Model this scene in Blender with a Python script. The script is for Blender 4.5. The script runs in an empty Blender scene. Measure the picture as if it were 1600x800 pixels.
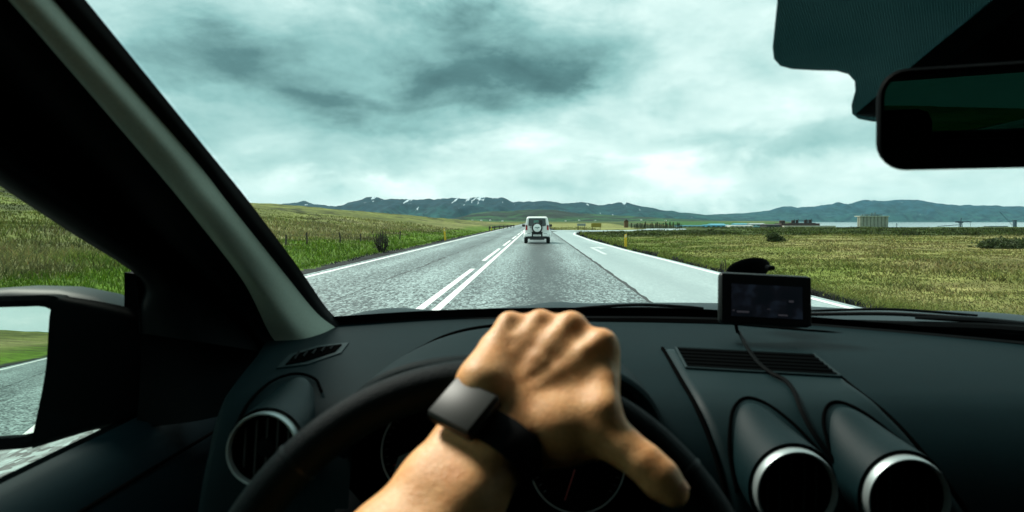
import bpy, bmesh, math, random
import numpy as np
from mathutils import Vector, Matrix

random.seed(7)
rng = np.random.default_rng(11)
R = math.radians
SC = bpy.context.scene
COL = SC.collection

# ------------------------------------------------------------------ camera
FPX, VX, VY, EYE = 1067.0, 838.0, 345.0, 1.4      # focal length and vanishing point measured on the 1600 px photograph; eye height in m
cam_data = bpy.data.cameras.new("camera")
cam = bpy.data.objects.new("camera", cam_data)
COL.objects.link(cam)
cam.location = (0, 0, EYE)
cam.rotation_euler = (R(90), 0, 0)
cam_data.sensor_width = 36
cam_data.lens = 36 * FPX / 1600
cam_data.shift_x = -(VX - 800) / 1600
cam_data.shift_y = (VY - 400) / 1600
cam_data.clip_start = 0.02
cam_data.clip_end = 60000
cam_data.dof.use_dof = True
cam_data.dof.focus_distance = 9.0
cam_data.dof.aperture_fstop = 9.0
SC.camera = cam

# ------------------------------------------------------------------ light
SUN_EL, SUN_AZ = 50.0, -50.0                       # azimuth from straight ahead, negative = to the left
sun_data = bpy.data.lights.new("sun", 'SUN')
sun_data.energy = 4.2
sun_data.angle = R(15)
sun_data.color = (1.0, 0.95, 0.86)
sun = bpy.data.objects.new("sun", sun_data)
COL.objects.link(sun)
sv = Vector((math.sin(R(SUN_AZ)) * math.cos(R(SUN_EL)), math.cos(R(SUN_AZ)) * math.cos(R(SUN_EL)), math.sin(R(SUN_EL))))
sun.rotation_euler = sv.to_track_quat('Z', 'Y').to_euler()
sun.location = sv * 50

world = bpy.data.worlds.new("World")
SC.world = world
world.use_nodes = True


def build_sky():
    nt = world.node_tree
    nt.nodes.clear()
    N, L = nt.nodes, nt.links

    def nd(t, **kw):
        n = N.new(t)
        for k, v in kw.items():
            setattr(n, k, v)
        return n

    def val(x):
        return x if hasattr(x, 'default_value') or hasattr(x, 'is_linked') else None

    def put(sock, x):
        if hasattr(x, 'is_output'):
            L.new(x, sock)
        else:
            sock.default_value = x

    def m(op, a, b=0.0, c=0.0, clamp=False):
        n = nd('ShaderNodeMath', operation=op, use_clamp=clamp)
        put(n.inputs[0], a)
        put(n.inputs[1], b)
        if len(n.inputs) > 2:
            put(n.inputs[2], c)
        return n.outputs[0]

    tc = nd('ShaderNodeTexCoord')
    sep = nd('ShaderNodeSeparateXYZ')
    L.new(tc.outputs['Generated'], sep.inputs[0])
    x, y, z = sep.outputs
    zc = m('MAXIMUM', z, 0.0)
    # cloud deck seen in perspective: planar coordinates on a sheet overhead
    den = m('ADD', zc, 0.24)
    px_ = m('DIVIDE', x, den)
    py_ = m('DIVIDE', y, den)
    comb = nd('ShaderNodeCombineXYZ')
    L.new(px_, comb.inputs[0]); L.new(py_, comb.inputs[1])

    def noise(vec, scale, detail, rough, dist=0.0, off=(0, 0, 0)):
        mp = nd('ShaderNodeMapping')
        mp.inputs['Location'].default_value = off
        L.new(vec, mp.inputs['Vector'])
        n = nd('ShaderNodeTexNoise')
        n.inputs['Scale'].default_value = scale
        n.inputs['Detail'].default_value = detail
        n.inputs['Roughness'].default_value = rough
        n.inputs['Distortion'].default_value = dist
        L.new(mp.outputs[0], n.inputs['Vector'])
        return n.outputs['Fac']

    n_big = noise(comb.outputs[0], 0.55, 6, 0.55, 0.3, (3.1, 1.7, 0))
    n_mid = noise(comb.outputs[0], 1.1, 5, 0.5, 0.2, (7.3, 2.9, 0))
    # bearing and height of the view direction, warped so that cloud edges are ragged
    az = m('ARCTAN2', x, y)
    el = m('ARCSINE', z)
    cae = nd('ShaderNodeCombineXYZ')
    L.new(az, cae.inputs[0]); L.new(m('MULTIPLY', el, 2.0), cae.inputs[1])
    w1 = noise(cae.outputs[0], 4.0, 7, 0.58, 0.3, (1.3, 5.2, 0))
    w2 = noise(cae.outputs[0], 4.0, 7, 0.58, 0.3, (8.3, 0.4, 3.0))
    fine = noise(cae.outputs[0], 6.5, 11, 0.60, 0.15, (2.2, 9.1, 0))
    azw = m('ADD', az, m('MULTIPLY', m('SUBTRACT', w1, 0.5), 0.36))
    elw = m('ADD', el, m('MULTIPLY', m('SUBTRACT', w2, 0.5), 0.18))

    def blob(caz, cel, raz, rel, soft=0.9):
        dx = m('DIVIDE', m('SUBTRACT', azw, caz), raz)
        dy = m('DIVIDE', m('SUBTRACT', elw, cel), rel)
        d = m('SQRT', m('ADD', m('MULTIPLY', dx, dx), m('MULTIPLY', dy, dy)))
        mr = nd('ShaderNodeMapRange', interpolation_type='SMOOTHSTEP')
        L.new(d, mr.inputs['Value'])
        mr.inputs['From Min'].default_value = 1.0 + soft * 0.5
        mr.inputs['From Max'].default_value = 1.0 - soft * 0.5
        return mr.outputs[0]

    c = m('ADD', 0.75, m('MULTIPLY', m('SUBTRACT', n_big, 0.5), 0.34))
    c = m('ADD', c, m('MULTIPLY', m('SUBTRACT', n_mid, 0.5), 0.20))
    c = m('ADD', c, m('MULTIPLY', m('SUBTRACT', fine, 0.5), 0.72))
    for (a, e, ra, re, amt, sft) in SKY_BLOBS:
        c = m('ADD', c, m('MULTIPLY', blob(a, e, ra, re, sft), amt))
    # a paler band low over the horizon all the way round
    hb = nd('ShaderNodeMapRange', interpolation_type='SMOOTHSTEP')
    L.new(elw, hb.inputs['Value'])
    hb.inputs['From Min'].default_value = 0.17
    hb.inputs['From Max'].default_value = 0.01
    c = m('ADD', c, m('MULTIPLY', hb.outputs[0], 0.08), clamp=True)
    ramp = nd('ShaderNodeValToRGB')
    L.new(c, ramp.inputs[0])
    cr = ramp.color_ramp
    cr.elements[0].position = 0.0
    cr.elements[0].color = (0.030, 0.085, 0.085, 1)
    cr.elements[1].position = 1.0
    cr.elements[1].color = (0.90, 1.0, 0.97, 1)
    for p, col in ((0.22, (0.075, 0.175, 0.175, 1)), (0.45, (0.23, 0.43, 0.42, 1)), (0.68, (0.42, 0.62, 0.60, 1)), (0.88, (0.66, 0.82, 0.79, 1))):
        e = cr.elements.new(p); e.color = col
    sky = nd('ShaderNodeTexSky', sky_type='NISHITA')
    sky.sun_disc = False
    sky.sun_elevation = R(SUN_EL)
    sky.sun_rotation = R(SUN_AZ)
    gain = nd('ShaderNodeMix', data_type='RGBA', blend_type='MULTIPLY')
    gain.inputs['Factor'].default_value = 1.0
    L.new(ramp.outputs[0], gain.inputs['A'])
    gain.inputs['B'].default_value = (10.0, 10.0, 10.0, 1)
    mix = nd('ShaderNodeMix', data_type='RGBA')
    mix.inputs['Factor'].default_value = 0.95      # cloud cover over the clear sky
    L.new(sky.outputs[0], mix.inputs['A'])
    L.new(gain.outputs['Result'], mix.inputs['B'])
    bg = nd('ShaderNodeBackground')
    L.new(mix.outputs['Result'], bg.inputs['Color'])
    bg.inputs['Strength'].default_value = 0.10
    out = nd('ShaderNodeOutputWorld')
    L.new(bg.outputs[0], out.inputs['Surface'])


# cloud masses: bearing, height, half width, half height (radians), brightness change, edge softness
SKY_BLOBS = [
    (-0.24, 0.215, 0.36, 0.085, -0.33, 1.2),
    (-0.02, 0.255, 0.15, 0.055, -0.22, 1.0),
    (-0.06, 0.195, 0.09, 0.035, -0.15, 1.0),
    (-0.46, 0.205, 0.17, 0.050, -0.14, 1.3),
    (-0.18, 0.148, 0.16, 0.030, -0.20, 1.0),
    (-0.36, 0.100, 0.26, 0.032, -0.20, 1.2),
    (-0.42, 0.325, 0.26, 0.040, 0.12, 1.4),
    (0.12, 0.130, 0.26, 0.060, 0.13, 1.4),
    (0.22, 0.280, 0.22, 0.080, 0.06, 1.4),
    (0.45, 0.112, 0.22, 0.020, -0.18, 1.2),
    (0.06, 0.055, 0.16, 0.014, -0.12, 1.2),
    (0.30, 0.030, 0.20, 0.010, -0.10, 1.2),
    (-0.34, 0.045, 0.20, 0.020, 0.10, 1.3),
    (0.25, 0.062, 0.28, 0.020, 0.10, 1.3),
]
build_sky()
SC.view_settings.view_transform = 'Standard'
SC.view_settings.look = 'None'
SC.view_settings.exposure = 0.45
SC.view_settings.gamma = 1.0
SC.cycles.use_denoising = True
try:
    SC.cycles.denoiser = 'OPENIMAGEDENOISE'
except Exception:
    pass
SC.cycles.max_bounces = 6
SC.cycles.diffuse_bounces = 3
SC.cycles.glossy_bounces = 3
SC.cycles.transmission_bounces = 4
SC.cycles.transparent_max_bounces = 12
SC.cycles.volume_bounces = 0
SC.cycles.caustics_reflective = False
SC.cycles.caustics_refractive = False
SC.cycles.sample_clamp_indirect = 6.0


# ------------------------------------------------------------------ helpers
def W(px, py, d):
    """World point that the photograph shows at pixel (px, py), d metres ahead of the eye."""
    return np.array([(px - VX) / FPX * d, d, EYE - (py - VY) / FPX * d])


_mats = {}


def mat(name, col, rough=0.6, metal=0.0, var=0.0, vscale=8.0, bump=0.0, bscale=200.0, coat=0.0, spec=0.5, col2=None, detail=5, emit=None, sss=0.0):
    if name in _mats:
        return _mats[name]
    m = bpy.data.materials.new(name)
    m.use_nodes = True
    nt = m.node_tree
    b = nt.nodes['Principled BSDF']
    b.inputs['Base Color'].default_value = (*col, 1)
    b.inputs['Roughness'].default_value = rough
    b.inputs['Metallic'].default_value = metal
    b.inputs['Specular IOR Level'].default_value = spec
    b.inputs['Coat Weight'].default_value = coat
    b.inputs['Coat Roughness'].default_value = 0.05
    if sss:
        b.inputs['Subsurface Weight'].default_value = sss
        b.inputs['Subsurface Radius'].default_value = (0.010, 0.004, 0.002)
        b.inputs['Subsurface Scale'].default_value = 0.6
    if emit:
        b.inputs['Emission Color'].default_value = (*emit[:3], 1)
        b.inputs['Emission Strength'].default_value = emit[3]
    tc = nt.nodes.new('ShaderNodeTexCoord')
    if var or col2:
        n = nt.nodes.new('ShaderNodeTexNoise')
        n.inputs['Scale'].default_value = vscale
        n.inputs['Detail'].default_value = detail
        n.inputs['Roughness'].default_value = 0.6
        nt.links.new(tc.outputs['Object'], n.inputs['Vector'])
        r = nt.nodes.new('ShaderNodeValToRGB')
        c2 = col2 or tuple(c * (1 + var) for c in col)
        c1 = col if col2 else tuple(c * (1 - var) for c in col)
        r.color_ramp.elements[0].position = 0.35
        r.color_ramp.elements[1].position = 0.65
        r.color_ramp.elements[0].color = (*c1, 1)
        r.color_ramp.elements[1].color = (*c2, 1)
        nt.links.new(n.outputs['Fac'], r.inputs[0])
        nt.links.new(r.outputs[0], b.inputs['Base Color'])
    if bump:
        n2 = nt.nodes.new('ShaderNodeTexNoise')
        n2.inputs['Scale'].default_value = bscale
        n2.inputs['Detail'].default_value = 3
        nt.links.new(tc.outputs['Object'], n2.inputs['Vector'])
        bp = nt.nodes.new('ShaderNodeBump')
        bp.inputs['Strength'].default_value = bump
        bp.inputs['Distance'].default_value = 0.002
        nt.links.new(n2.outputs['Fac'], bp.inputs['Height'])
        nt.links.new(bp.outputs[0], b.inputs['Normal'])
    _mats[name] = m
    return m


def glass_mat(name, tint, gloss=0.04):
    """A thin pane: mostly clear, tinted, with a Fresnel reflection."""
    m = bpy.data.materials.new(name)
    m.use_nodes = True
    nt = m.node_tree
    nt.nodes.clear()
    o = nt.nodes.new('ShaderNodeOutputMaterial')
    t = nt.nodes.new('ShaderNodeBsdfTransparent')
    t.inputs[0].default_value = (*tint, 1)
    g = nt.nodes.new('ShaderNodeBsdfGlossy')
    g.inputs['Roughness'].default_value = 0.02
    g.inputs[0].default_value = (0.9, 0.9, 0.9, 1)
    f = nt.nodes.new('ShaderNodeLayerWeight')      # same from both sides of the thin pane
    pw = nt.nodes.new('ShaderNodeMath'); pw.operation = 'POWER'; pw.inputs[1].default_value = 5.0
    nt.links.new(f.outputs['Facing'], pw.inputs[0])
    ma = nt.nodes.new('ShaderNodeMath'); ma.operation = 'MULTIPLY_ADD'; ma.inputs[1].default_value = 0.7; ma.inputs[2].default_value = gloss
    nt.links.new(pw.outputs[0], ma.inputs[0])
    mx = nt.nodes.new('ShaderNodeMixShader')
    nt.links.new(ma.outputs[0], mx.inputs[0])
    nt.links.new(t.outputs[0], mx.inputs[1])
    nt.links.new(g.outputs[0], mx.inputs[2])
    nt.links.new(mx.outputs[0], o.inputs[0])
    return m


_off = {}


def tag(o, label=None, cat=None, group=None, kind=None):
    if label: o['label'] = label
    if cat: o['category'] = cat
    if group: o['group'] = group
    if kind: o['kind'] = kind
    return o


def empty(name, loc):
    o = bpy.data.objects.new(name, None)
    o.empty_display_size = 0.1
    COL.objects.link(o)
    o.location = tuple(float(v) for v in loc)
    _off[o.name] = np.array(loc, float)
    return o


def mesh(name, V, F, m, parent=None, smooth=False, angle=40, subsurf=0, solid=0.0, origin=None):
    """One mesh object from world-space points; a child is stored relative to its thing's base."""
    V = np.asarray(V, float)
    if parent is not None:
        off = _off[parent.name]
    elif origin is not None:
        off = np.array(origin, float)
    else:
        off = np.zeros(3)
    me = bpy.data.meshes.new(name)
    if isinstance(F, np.ndarray):
        k = F.shape[1]
        me.vertices.add(len(V)); me.vertices.foreach_set('co', (V - off).astype(np.float32).ravel())
        me.loops.add(F.size); me.loops.foreach_set('vertex_index', F.astype(np.int32).ravel())
        me.polygons.add(len(F))
        me.polygons.foreach_set('loop_start', np.arange(0, F.size, k, dtype=np.int32))
        me.update(calc_edges=True)
        me.validate()
    else:
        me.from_pydata([tuple(map(float, v - off)) for v in V], [], [tuple(int(i) for i in f) for f in F])
        me.update()
    if m is not None:
        me.materials.append(m)
    o = bpy.data.objects.new(name, me)
    COL.objects.link(o)
    if parent is not None:
        o.parent = parent
    else:
        o.location = tuple(off)
    _off[o.name] = off
    if smooth:
        me.polygons.foreach_set('use_smooth', np.ones(len(me.polygons), bool))
        if angle < 180:
            me.set_sharp_from_angle(angle=R(angle))
    if solid:
        md = o.modifiers.new('solid', 'SOLIDIFY'); md.thickness = solid; md.offset = -1
    if subsurf:
        md = o.modifiers.new('sub', 'SUBSURF'); md.levels = subsurf; md.render_levels = subsurf
    return o


class MB:
    """Collects shapes for ONE mesh."""
    def __init__(s):
        s.V, s.F = [], []

    def add(s, V, F):
        n = len(s.V)
        s.V += [tuple(map(float, v)) for v in V]
        s.F += [tuple(int(i) + n for i in f) for f in F]
        return s

    def box(s, c, size, bev=0.0, M=None, seg=2):
        bm = bmesh.new()
        bmesh.ops.create_cube(bm, size=1.0)
        bmesh.ops.scale(bm, vec=size, verts=bm.verts)
        if bev:
            bmesh.ops.bevel(bm, geom=bm.edges[:], offset=bev, segments=seg, profile=0.5, affect='EDGES')
        if M is not None:
            bmesh.ops.transform(bm, matrix=M, verts=bm.verts)
        bmesh.ops.translate(bm, vec=tuple(map(float, c)), verts=bm.verts)
        bm.verts.index_update()
        s.add([v.co[:] for v in bm.verts], [[v.index for v in f.verts] for f in bm.faces])
        bm.free()
        return s

    def tube(s, P, rad, n=10, cap=True, flat=1.0):
        P = [np.array(p, float) for p in P]
        if not hasattr(rad, '__len__'):
            rad = [rad] * len(P)
        t0 = P[1] - P[0]
        a = np.array([0, 0, 1.0]) if abs(t0[2]) < 0.9 * np.linalg.norm(t0) else np.array([1.0, 0, 0])
        rows = []
        for i, p in enumerate(P):
            t = P[min(i + 1, len(P) - 1)] - P[max(i - 1, 0)]
            t = t / (np.linalg.norm(t) + 1e-12)
            a = a - t * a.dot(t); a /= np.linalg.norm(a) + 1e-12
            b = np.cross(t, a)
            rows.append([p + rad[i] * (a * math.cos(2 * math.pi * k / n) * flat + b * math.sin(2 * math.pi * k / n)) for k in range(n)])
        V = [v for r in rows for v in r]
        F = [(i * n + k, i * n + (k + 1) % n, (i + 1) * n + (k + 1) % n, (i + 1) * n + k) for i in range(len(P) - 1) for k in range(n)]
        if cap:
            F.append(tuple(range(n))[::-1]); F.append(tuple((len(P) - 1) * n + k for k in range(n)))
        return s.add(V, F)

    def loft(s, rows, closed=False, cap=False):
        n = len(rows[0])
        V = [v for r in rows for v in r]
        kk = n if closed else n - 1
        F = [(i * n + k, i * n + (k + 1) % n, (i + 1) * n + (k + 1) % n, (i + 1) * n + k) for i in range(len(rows) - 1) for k in range(kk)]
        if cap:
            F.append(tuple(range(n))[::-1]); F.append(tuple((len(rows) - 1) * n + k for k in range(n)))
        return s.add(V, F)

    def prism(s, poly, ext):
        poly = [np.array(p, float) for p in poly]
        ext = np.array(ext, float)
        n = len(poly)
        V = poly + [p + ext for p in poly]
        F = [tuple(range(n)), tuple(range(2 * n - 1, n - 1, -1))] + [(k, (k + 1) % n, n + (k + 1) % n, n + k)[::-1] for k in range(n)]
        return s.add(V, F)

    def lathe(s, c, axis, prof, n=32, squash=None):
        """prof: (radius, distance along axis); axis a unit vector."""
        ax = np.array(axis, float); ax /= np.linalg.norm(ax)
        a = np.array([0, 0, 1.0]) if abs(ax[2]) < 0.9 else np.array([1.0, 0, 0])
        a = a - ax * a.dot(ax); a /= np.linalg.norm(a)
        b = np.cross(ax, a)
        rows = [[np.array(c) + ax * h + r * (a * math.cos(2 * math.pi * k / n) + b * math.sin(2 * math.pi * k / n)) for k in range(n)] for r, h in prof]
        return s.loft(rows, closed=True)

    def make(s, name, m, parent=None, smooth=False, angle=40, **kw):
        o = mesh(name, s.V, s.F, m, parent, smooth, angle, **kw)
        bm = bmesh.new(); bm.from_mesh(o.data)
        bmesh.ops.recalc_face_normals(bm, faces=bm.faces)
        bm.to_mesh(o.data); bm.free()
        return o


def copy_tree(o, parent=None):
    c = o.copy()
    COL.objects.link(c)
    if parent is not None:
        c.parent = parent
    for ch in list(o.children):
        copy_tree(ch, c)
    return c


def spline(P, n=8):
    """Catmull-Rom through the points."""
    P = [np.array(p, float) for p in P]
    Q = [2 * P[0] - P[1]] + P + [2 * P[-1] - P[-2]]
    out = []
    for i in range(1, len(Q) - 2):
        for k in range(n):
            t = k / n
            a, b, c, d = Q[i - 1:i + 3]
            out.append(0.5 * (2 * b + (c - a) * t + (2 * a - 5 * b + 4 * c - d) * t * t + (3 * b - a - 3 * c + d) * t ** 3))
    out.append(P[-1])
    return out


def hash2(ix, iy, seed):
    h = (ix.astype(np.int64) * 374761393 + iy.astype(np.int64) * 668265263 + seed * 974711) & 0xFFFFFFFF
    h = ((h ^ (h >> 13)) * 1274126177) & 0xFFFFFFFF
    h = h ^ (h >> 16)
    return (h & 0xFFFF) / 65535.0


def vnoise(x, y, seed=0):
    x = np.asarray(x, float); y = np.asarray(y, float)
    ix, iy = np.floor(x), np.floor(y)
    fx, fy = x - ix, y - iy
    fx, fy = fx * fx * (3 - 2 * fx), fy * fy * (3 - 2 * fy)
    a = hash2(ix, iy, seed); b = hash2(ix + 1, iy, seed); c = hash2(ix, iy + 1, seed); d = hash2(ix + 1, iy + 1, seed)
    return (a * (1 - fx) + b * fx) * (1 - fy) + (c * (1 - fx) + d * fx) * fy - 0.5


def fbm(x, y, seed=0, octv=4, gain=0.5):
    s, a = 0, 1.0
    for o in range(octv):
        s = s + a * vnoise(x * 2 ** o, y * 2 ** o, seed + o)
        a *= gain
    return s


def sstep(e0, e1, x):
    t = np.clip((x - e0) / (e1 - e0), 0, 1)
    return t * t * (3 - 2 * t)


def set_colors(o, C):
    at = o.data.color_attributes.new('tone', 'FLOAT_COLOR', 'POINT')
    C4 = np.ones((len(C), 4), np.float32); C4[:, :3] = C
    at.data.foreach_set('color', C4.ravel())


def attr_mat(name, rough=0.9, scale=None, amount=0.3, spec=0.2, translucent=0.0, scale2=None):
    """Colour from the mesh's own 'tone' attribute (the colour of the plants or soil), broken up by noise."""
    m = bpy.data.materials.new(name); m.use_nodes = True
    nt = m.node_tree
    b = nt.nodes['Principled BSDF']
    b.inputs['Roughness'].default_value = rough
    b.inputs['Specular IOR Level'].default_value = spec
    at = nt.nodes.new('ShaderNodeAttribute'); at.attribute_name = 'tone'
    src = at.outputs['Color']
    tc = nt.nodes.new('ShaderNodeTexCoord')
    for sc_, amt in ((scale, amount), (scale2, amount)):
        if not sc_:
            continue
        n = nt.nodes.new('ShaderNodeTexNoise')
        n.inputs['Scale'].default_value = sc_
        n.inputs['Detail'].default_value = 8
        n.inputs['Roughness'].default_value = 0.7
        nt.links.new(tc.outputs['Object'], n.inputs['Vector'])
        mr = nt.nodes.new('ShaderNodeMapRange')
        mr.inputs['From Min'].default_value = 0.3; mr.inputs['From Max'].default_value = 0.7
        mr.inputs['To Min'].default_value = 1 - amt; mr.inputs['To Max'].default_value = 1 + amt
        nt.links.new(n.outputs['Fac'], mr.inputs['Value'])
        mx = nt.nodes.new('ShaderNodeVectorMath'); mx.operation = 'SCALE'
        nt.links.new(src, mx.inputs[0]); nt.links.new(mr.outputs[0], mx.inputs['Scale'])
        src = mx.outputs[0]
    nt.links.new(src, b.inputs['Base Color'])
    if translucent:
        tr = nt.nodes.new('ShaderNodeBsdfTranslucent')
        nt.links.new(src, tr.inputs[0])
        ms = nt.nodes.new('ShaderNodeMixShader'); ms.inputs[0].default_value = translucent
        nt.links.new(b.outputs[0], ms.inputs[1]); nt.links.new(tr.outputs[0], ms.inputs[2])
        nt.links.new(ms.outputs[0], nt.nodes['Material Output'].inputs[0])
    return m


# ------------------------------------------------------------------ terrain
EDGE_Y = [-300, 0, 9.3, 12.3, 18, 24.5, 32.8, 49.8, 70, 82, 88]
EDGE_X = [5.2, 5.15, 5.09, 4.97, 4.79, 4.58, 4.2, 3.83, 3.85, 4.6, 7.5]


def road_right(Y):
    return np.where(Y < 88, np.interp(Y, EDGE_Y, EDGE_X), 2.3)


def terrain_z(X, Y):
    X = np.asarray(X, float); Y = np.asarray(Y, float)
    r = np.hypot(X, Y)
    ridge = np.interp(Y, [-900, -300, 80, 146, 269, 464, 700], [3.0, 5.3, 5.3, 5.1, 3.9, 0.6, 0.2])
    s = np.clip((-X - 8.2) / 50, 0, 1)
    rough = fbm(X / 9, Y / 9, 3, 4) * 0.55 + fbm(X / 2.2, Y / 2.2, 9, 3) * 0.16
    zl = ridge * (0.75 * s + 0.25 * s * s * (3 - 2 * s)) - 0.22 * np.exp(-((X + 8.0) / 0.9) ** 2) + rough * np.clip((-X - 8) / 14, 0, 1)
    zl = zl - np.clip((-X - 62) / 120, 0, 1) * ridge * 0.8
    rr = road_right(Y)
    d = X - rr
    zr = -0.05 - 0.10 * sstep(0.2, 1.2, d) + 0.18 * sstep(2, 9, d) + (fbm(X / 5, Y / 5, 21, 4) * 0.16 + fbm(X / 1.4, Y / 1.4, 25, 3) * 0.07) * sstep(0.6, 4, d)
    z = np.where(X < 0, zl, zr)
    q = X / np.maximum(Y, 1e-3)
    # the meadow on the right ends in a low brow, below it the harbour flats, then the sea bed
    brow = sstep(0.10, 0.2, q) * sstep(150, 230, Y) * (Y > 0)
    z = z - brow * 8.0
    far = sstep(500, 2500, r)
    z = z * (1 - far * 0.8) - far * 3.0 * (1 - brow)
    sea = sstep(0.345, 0.40, q) * sstep(900, 1150, r) * (Y > 0)
    z = np.where(sea > 0, z * (1 - sea) - 26 * sea, z)
    # the carriageway lies in a shallow bed
    in_road = (X > -6.15) & (X < rr + 0.12) & (r < 900)
    z = np.where(in_road, -0.06, z)
    strip = np.exp(-(((X + 6.9) / 0.75) ** 4))
    z = np.where((X < -6.15) & (X > -7.8) & (r < 900), z * (1 - strip) - 0.05 * strip, z)
    sx, sy = [1.9, 9, 16, 21, 24, 26, 30], [96, 97, 101, 112, 128, 150, 190]
    dmin = np.full(X.shape, 1e9)
    for i in range(6):
        ax_, ay_, bx_, by_ = sx[i], sy[i], sx[i + 1], sy[i + 1]
        tt = np.clip(((X - ax_) * (bx_ - ax_) + (Y - ay_) * (by_ - ay_)) / ((bx_ - ax_) ** 2 + (by_ - ay_) ** 2), 0, 1)
        dmin = np.minimum(dmin, np.hypot(X - ax_ - tt * (bx_ - ax_), Y - ay_ - tt * (by_ - ay_)))
    side = (X > 0) & (dmin < 5.5) | (X > 0) & (X < 9) & (Y > 86) & (Y < 106)
    z = np.where(side, np.minimum(z, -0.06), z)
    return z


# sun-bleached, moss and lush colours of the vegetation
def plant_color(X, Y):
    X = np.asarray(X, float); Y = np.asarray(Y, float)
    n1 = fbm(X / 14, Y / 14, 41, 4); n2 = fbm(X / 3.0, Y / 3.0, 47, 4); n3 = fbm(X / 40, Y / 40, 53, 3)
    lush = np.array([0.092, 0.168, 0.016]); dry = np.array([0.245, 0.238, 0.098]); moss = np.array([0.150, 0.175, 0.046]); dark = np.array([0.040, 0.050, 0.018])
    C = np.zeros(X.shape + (3,))
    # left bank: lush verge, pale seed heads above it, mossy hill
    dl = -X - 6.3
    a = sstep(6.0, 3.0, dl + n2 * 5)[..., None]
    b = (sstep(3.5, 7, dl) * sstep(22, 12, dl) * np.clip(0.45 + n1 * 1.6 + n2 * 0.8, 0, 1))[..., None]
    hill = moss * (1 + 0.5 * n1[..., None]) + (dark - moss) * np.clip(0.10 + n2 * 2.4 + n3 * 1.2 + n1 * 0.9, 0, 0.92)[..., None]
    b = b * 0.7
    CL = hill * (1 - b) + dry * b
    CL = CL * (1 - a) + lush * a
    # right meadow: dry mossy turf, greener by the road and in the far strip
    dr = X - road_right(Y)
    t = np.clip(0.5 + 1.1 * n1 + 0.9 * n2, 0, 1)[..., None]
    turf = dry * np.array([1.06, 0.98, 0.92]) * t + moss * np.array([1.22, 1.12, 1.1]) * (1 - t)
    g = (sstep(10, 1.0, dr + n2 * 6) * 0.75 + 0.45 * sstep(12, 60, Y) * sstep(0.55, 0.2, X / np.maximum(Y, 1)))[..., None]
    g = np.clip(g, 0, 1)
    CR = turf * (1 - g) + np.array([0.120, 0.165, 0.030]) * g
    fs = (sstep(58, 68, Y + n1 * 10) * sstep(260, 200, Y) * sstep(0.05, 0.12, X / np.maximum(Y, 1)))[..., None]
    strip = np.array([0.052, 0.075, 0.018]) * (1 + 1.2 * np.clip(n2, -0.5, 1)[..., None])
    CR = CR * (1 - fs) + strip * fs
    C = np.where((X < 0)[..., None], CL, CR)
    # far plain: strips of bright green hay fields and pale fields
    r = np.hypot(X, Y)
    fld = fbm(X / 160, Y / 420, 71, 3)
    fields = np.where(fld[..., None] > 0.05, np.array([0.045, 0.125, 0.030]), np.where(fld[..., None] > -0.15, np.array([0.16, 0.17, 0.055]), np.array([0.06, 0.09, 0.035])))
    k = sstep(260, 520, r)[..., None]
    C = C * (1 - k) + fields * k
    pale = (sstep(106, 112, Y) * sstep(420, 320, Y) * sstep(-0.06, -0.02, X / np.maximum(Y, 1)) * sstep(0.17, 0.13, X / np.maximum(Y, 1)))[..., None]
    C = C * (1 - pale) + np.array([0.23, 0.24, 0.085]) * pale
    # gravel shoulders
    gl = ((X < -5.9) & (X > -7.0 + 0.35 * n2)) | ((X > 0) & (dr < 0.75 + 0.5 * n2) & (dr > -0.6))
    grav = np.array([0.030, 0.032, 0.032])
    C = np.where((gl & (r < 600))[..., None], grav, C)
    return np.clip(C * 0.80, 0.004, 0.9)


def build_ground():
    a1 = np.linspace(-0.95, 0.80, 760)
    a2 = np.linspace(0.80, 2 * math.pi - 0.95, 300)[1:-1]
    ang = np.concatenate([a1, a2])
    rad = np.concatenate([np.geomspace(2.0, 60, 120)[:-1], np.geomspace(60, 15500, 170)])
    A, Rr = np.meshgrid(ang, rad)
    X, Y = np.sin(A) * Rr, np.cos(A) * Rr
    Z = terrain_z(X, Y)
    V = np.stack([X, Y, Z], -1).reshape(-1, 3)
    na, nr = len(ang), len(rad)
    i, k = np.meshgrid(np.arange(nr - 1), np.arange(na), indexing='ij')
    k2 = (k + 1) % na
    F = np.stack([i * na + k, i * na + k2, (i + 1) * na + k2, (i + 1) * na + k], -1).reshape(-1, 4)[:, ::-1]
    g = mesh('ground', V, F, attr_mat('ground_soil', 0.95, 1.1, 0.50, 0.1, scale2=0.16), smooth=True, angle=180)
    set_colors(g, plant_color(X, Y).reshape(-1, 3))
    tag(g, kind='structure')
    return g


build_ground()


def build_sea():
    m = mat('sea_water', (0.30, 0.38, 0.38), 0.12, spec=0.6, bump=0.35, bscale=0.5)
    V = [(150, 500, -18), (15500, 500, -18), (15500, 15500, -18), (150, 15500, -18)]
    o = mesh('sea', V, [(0, 1, 2, 3)], m)
    tag(o, kind='structure')


build_sea()


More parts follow.
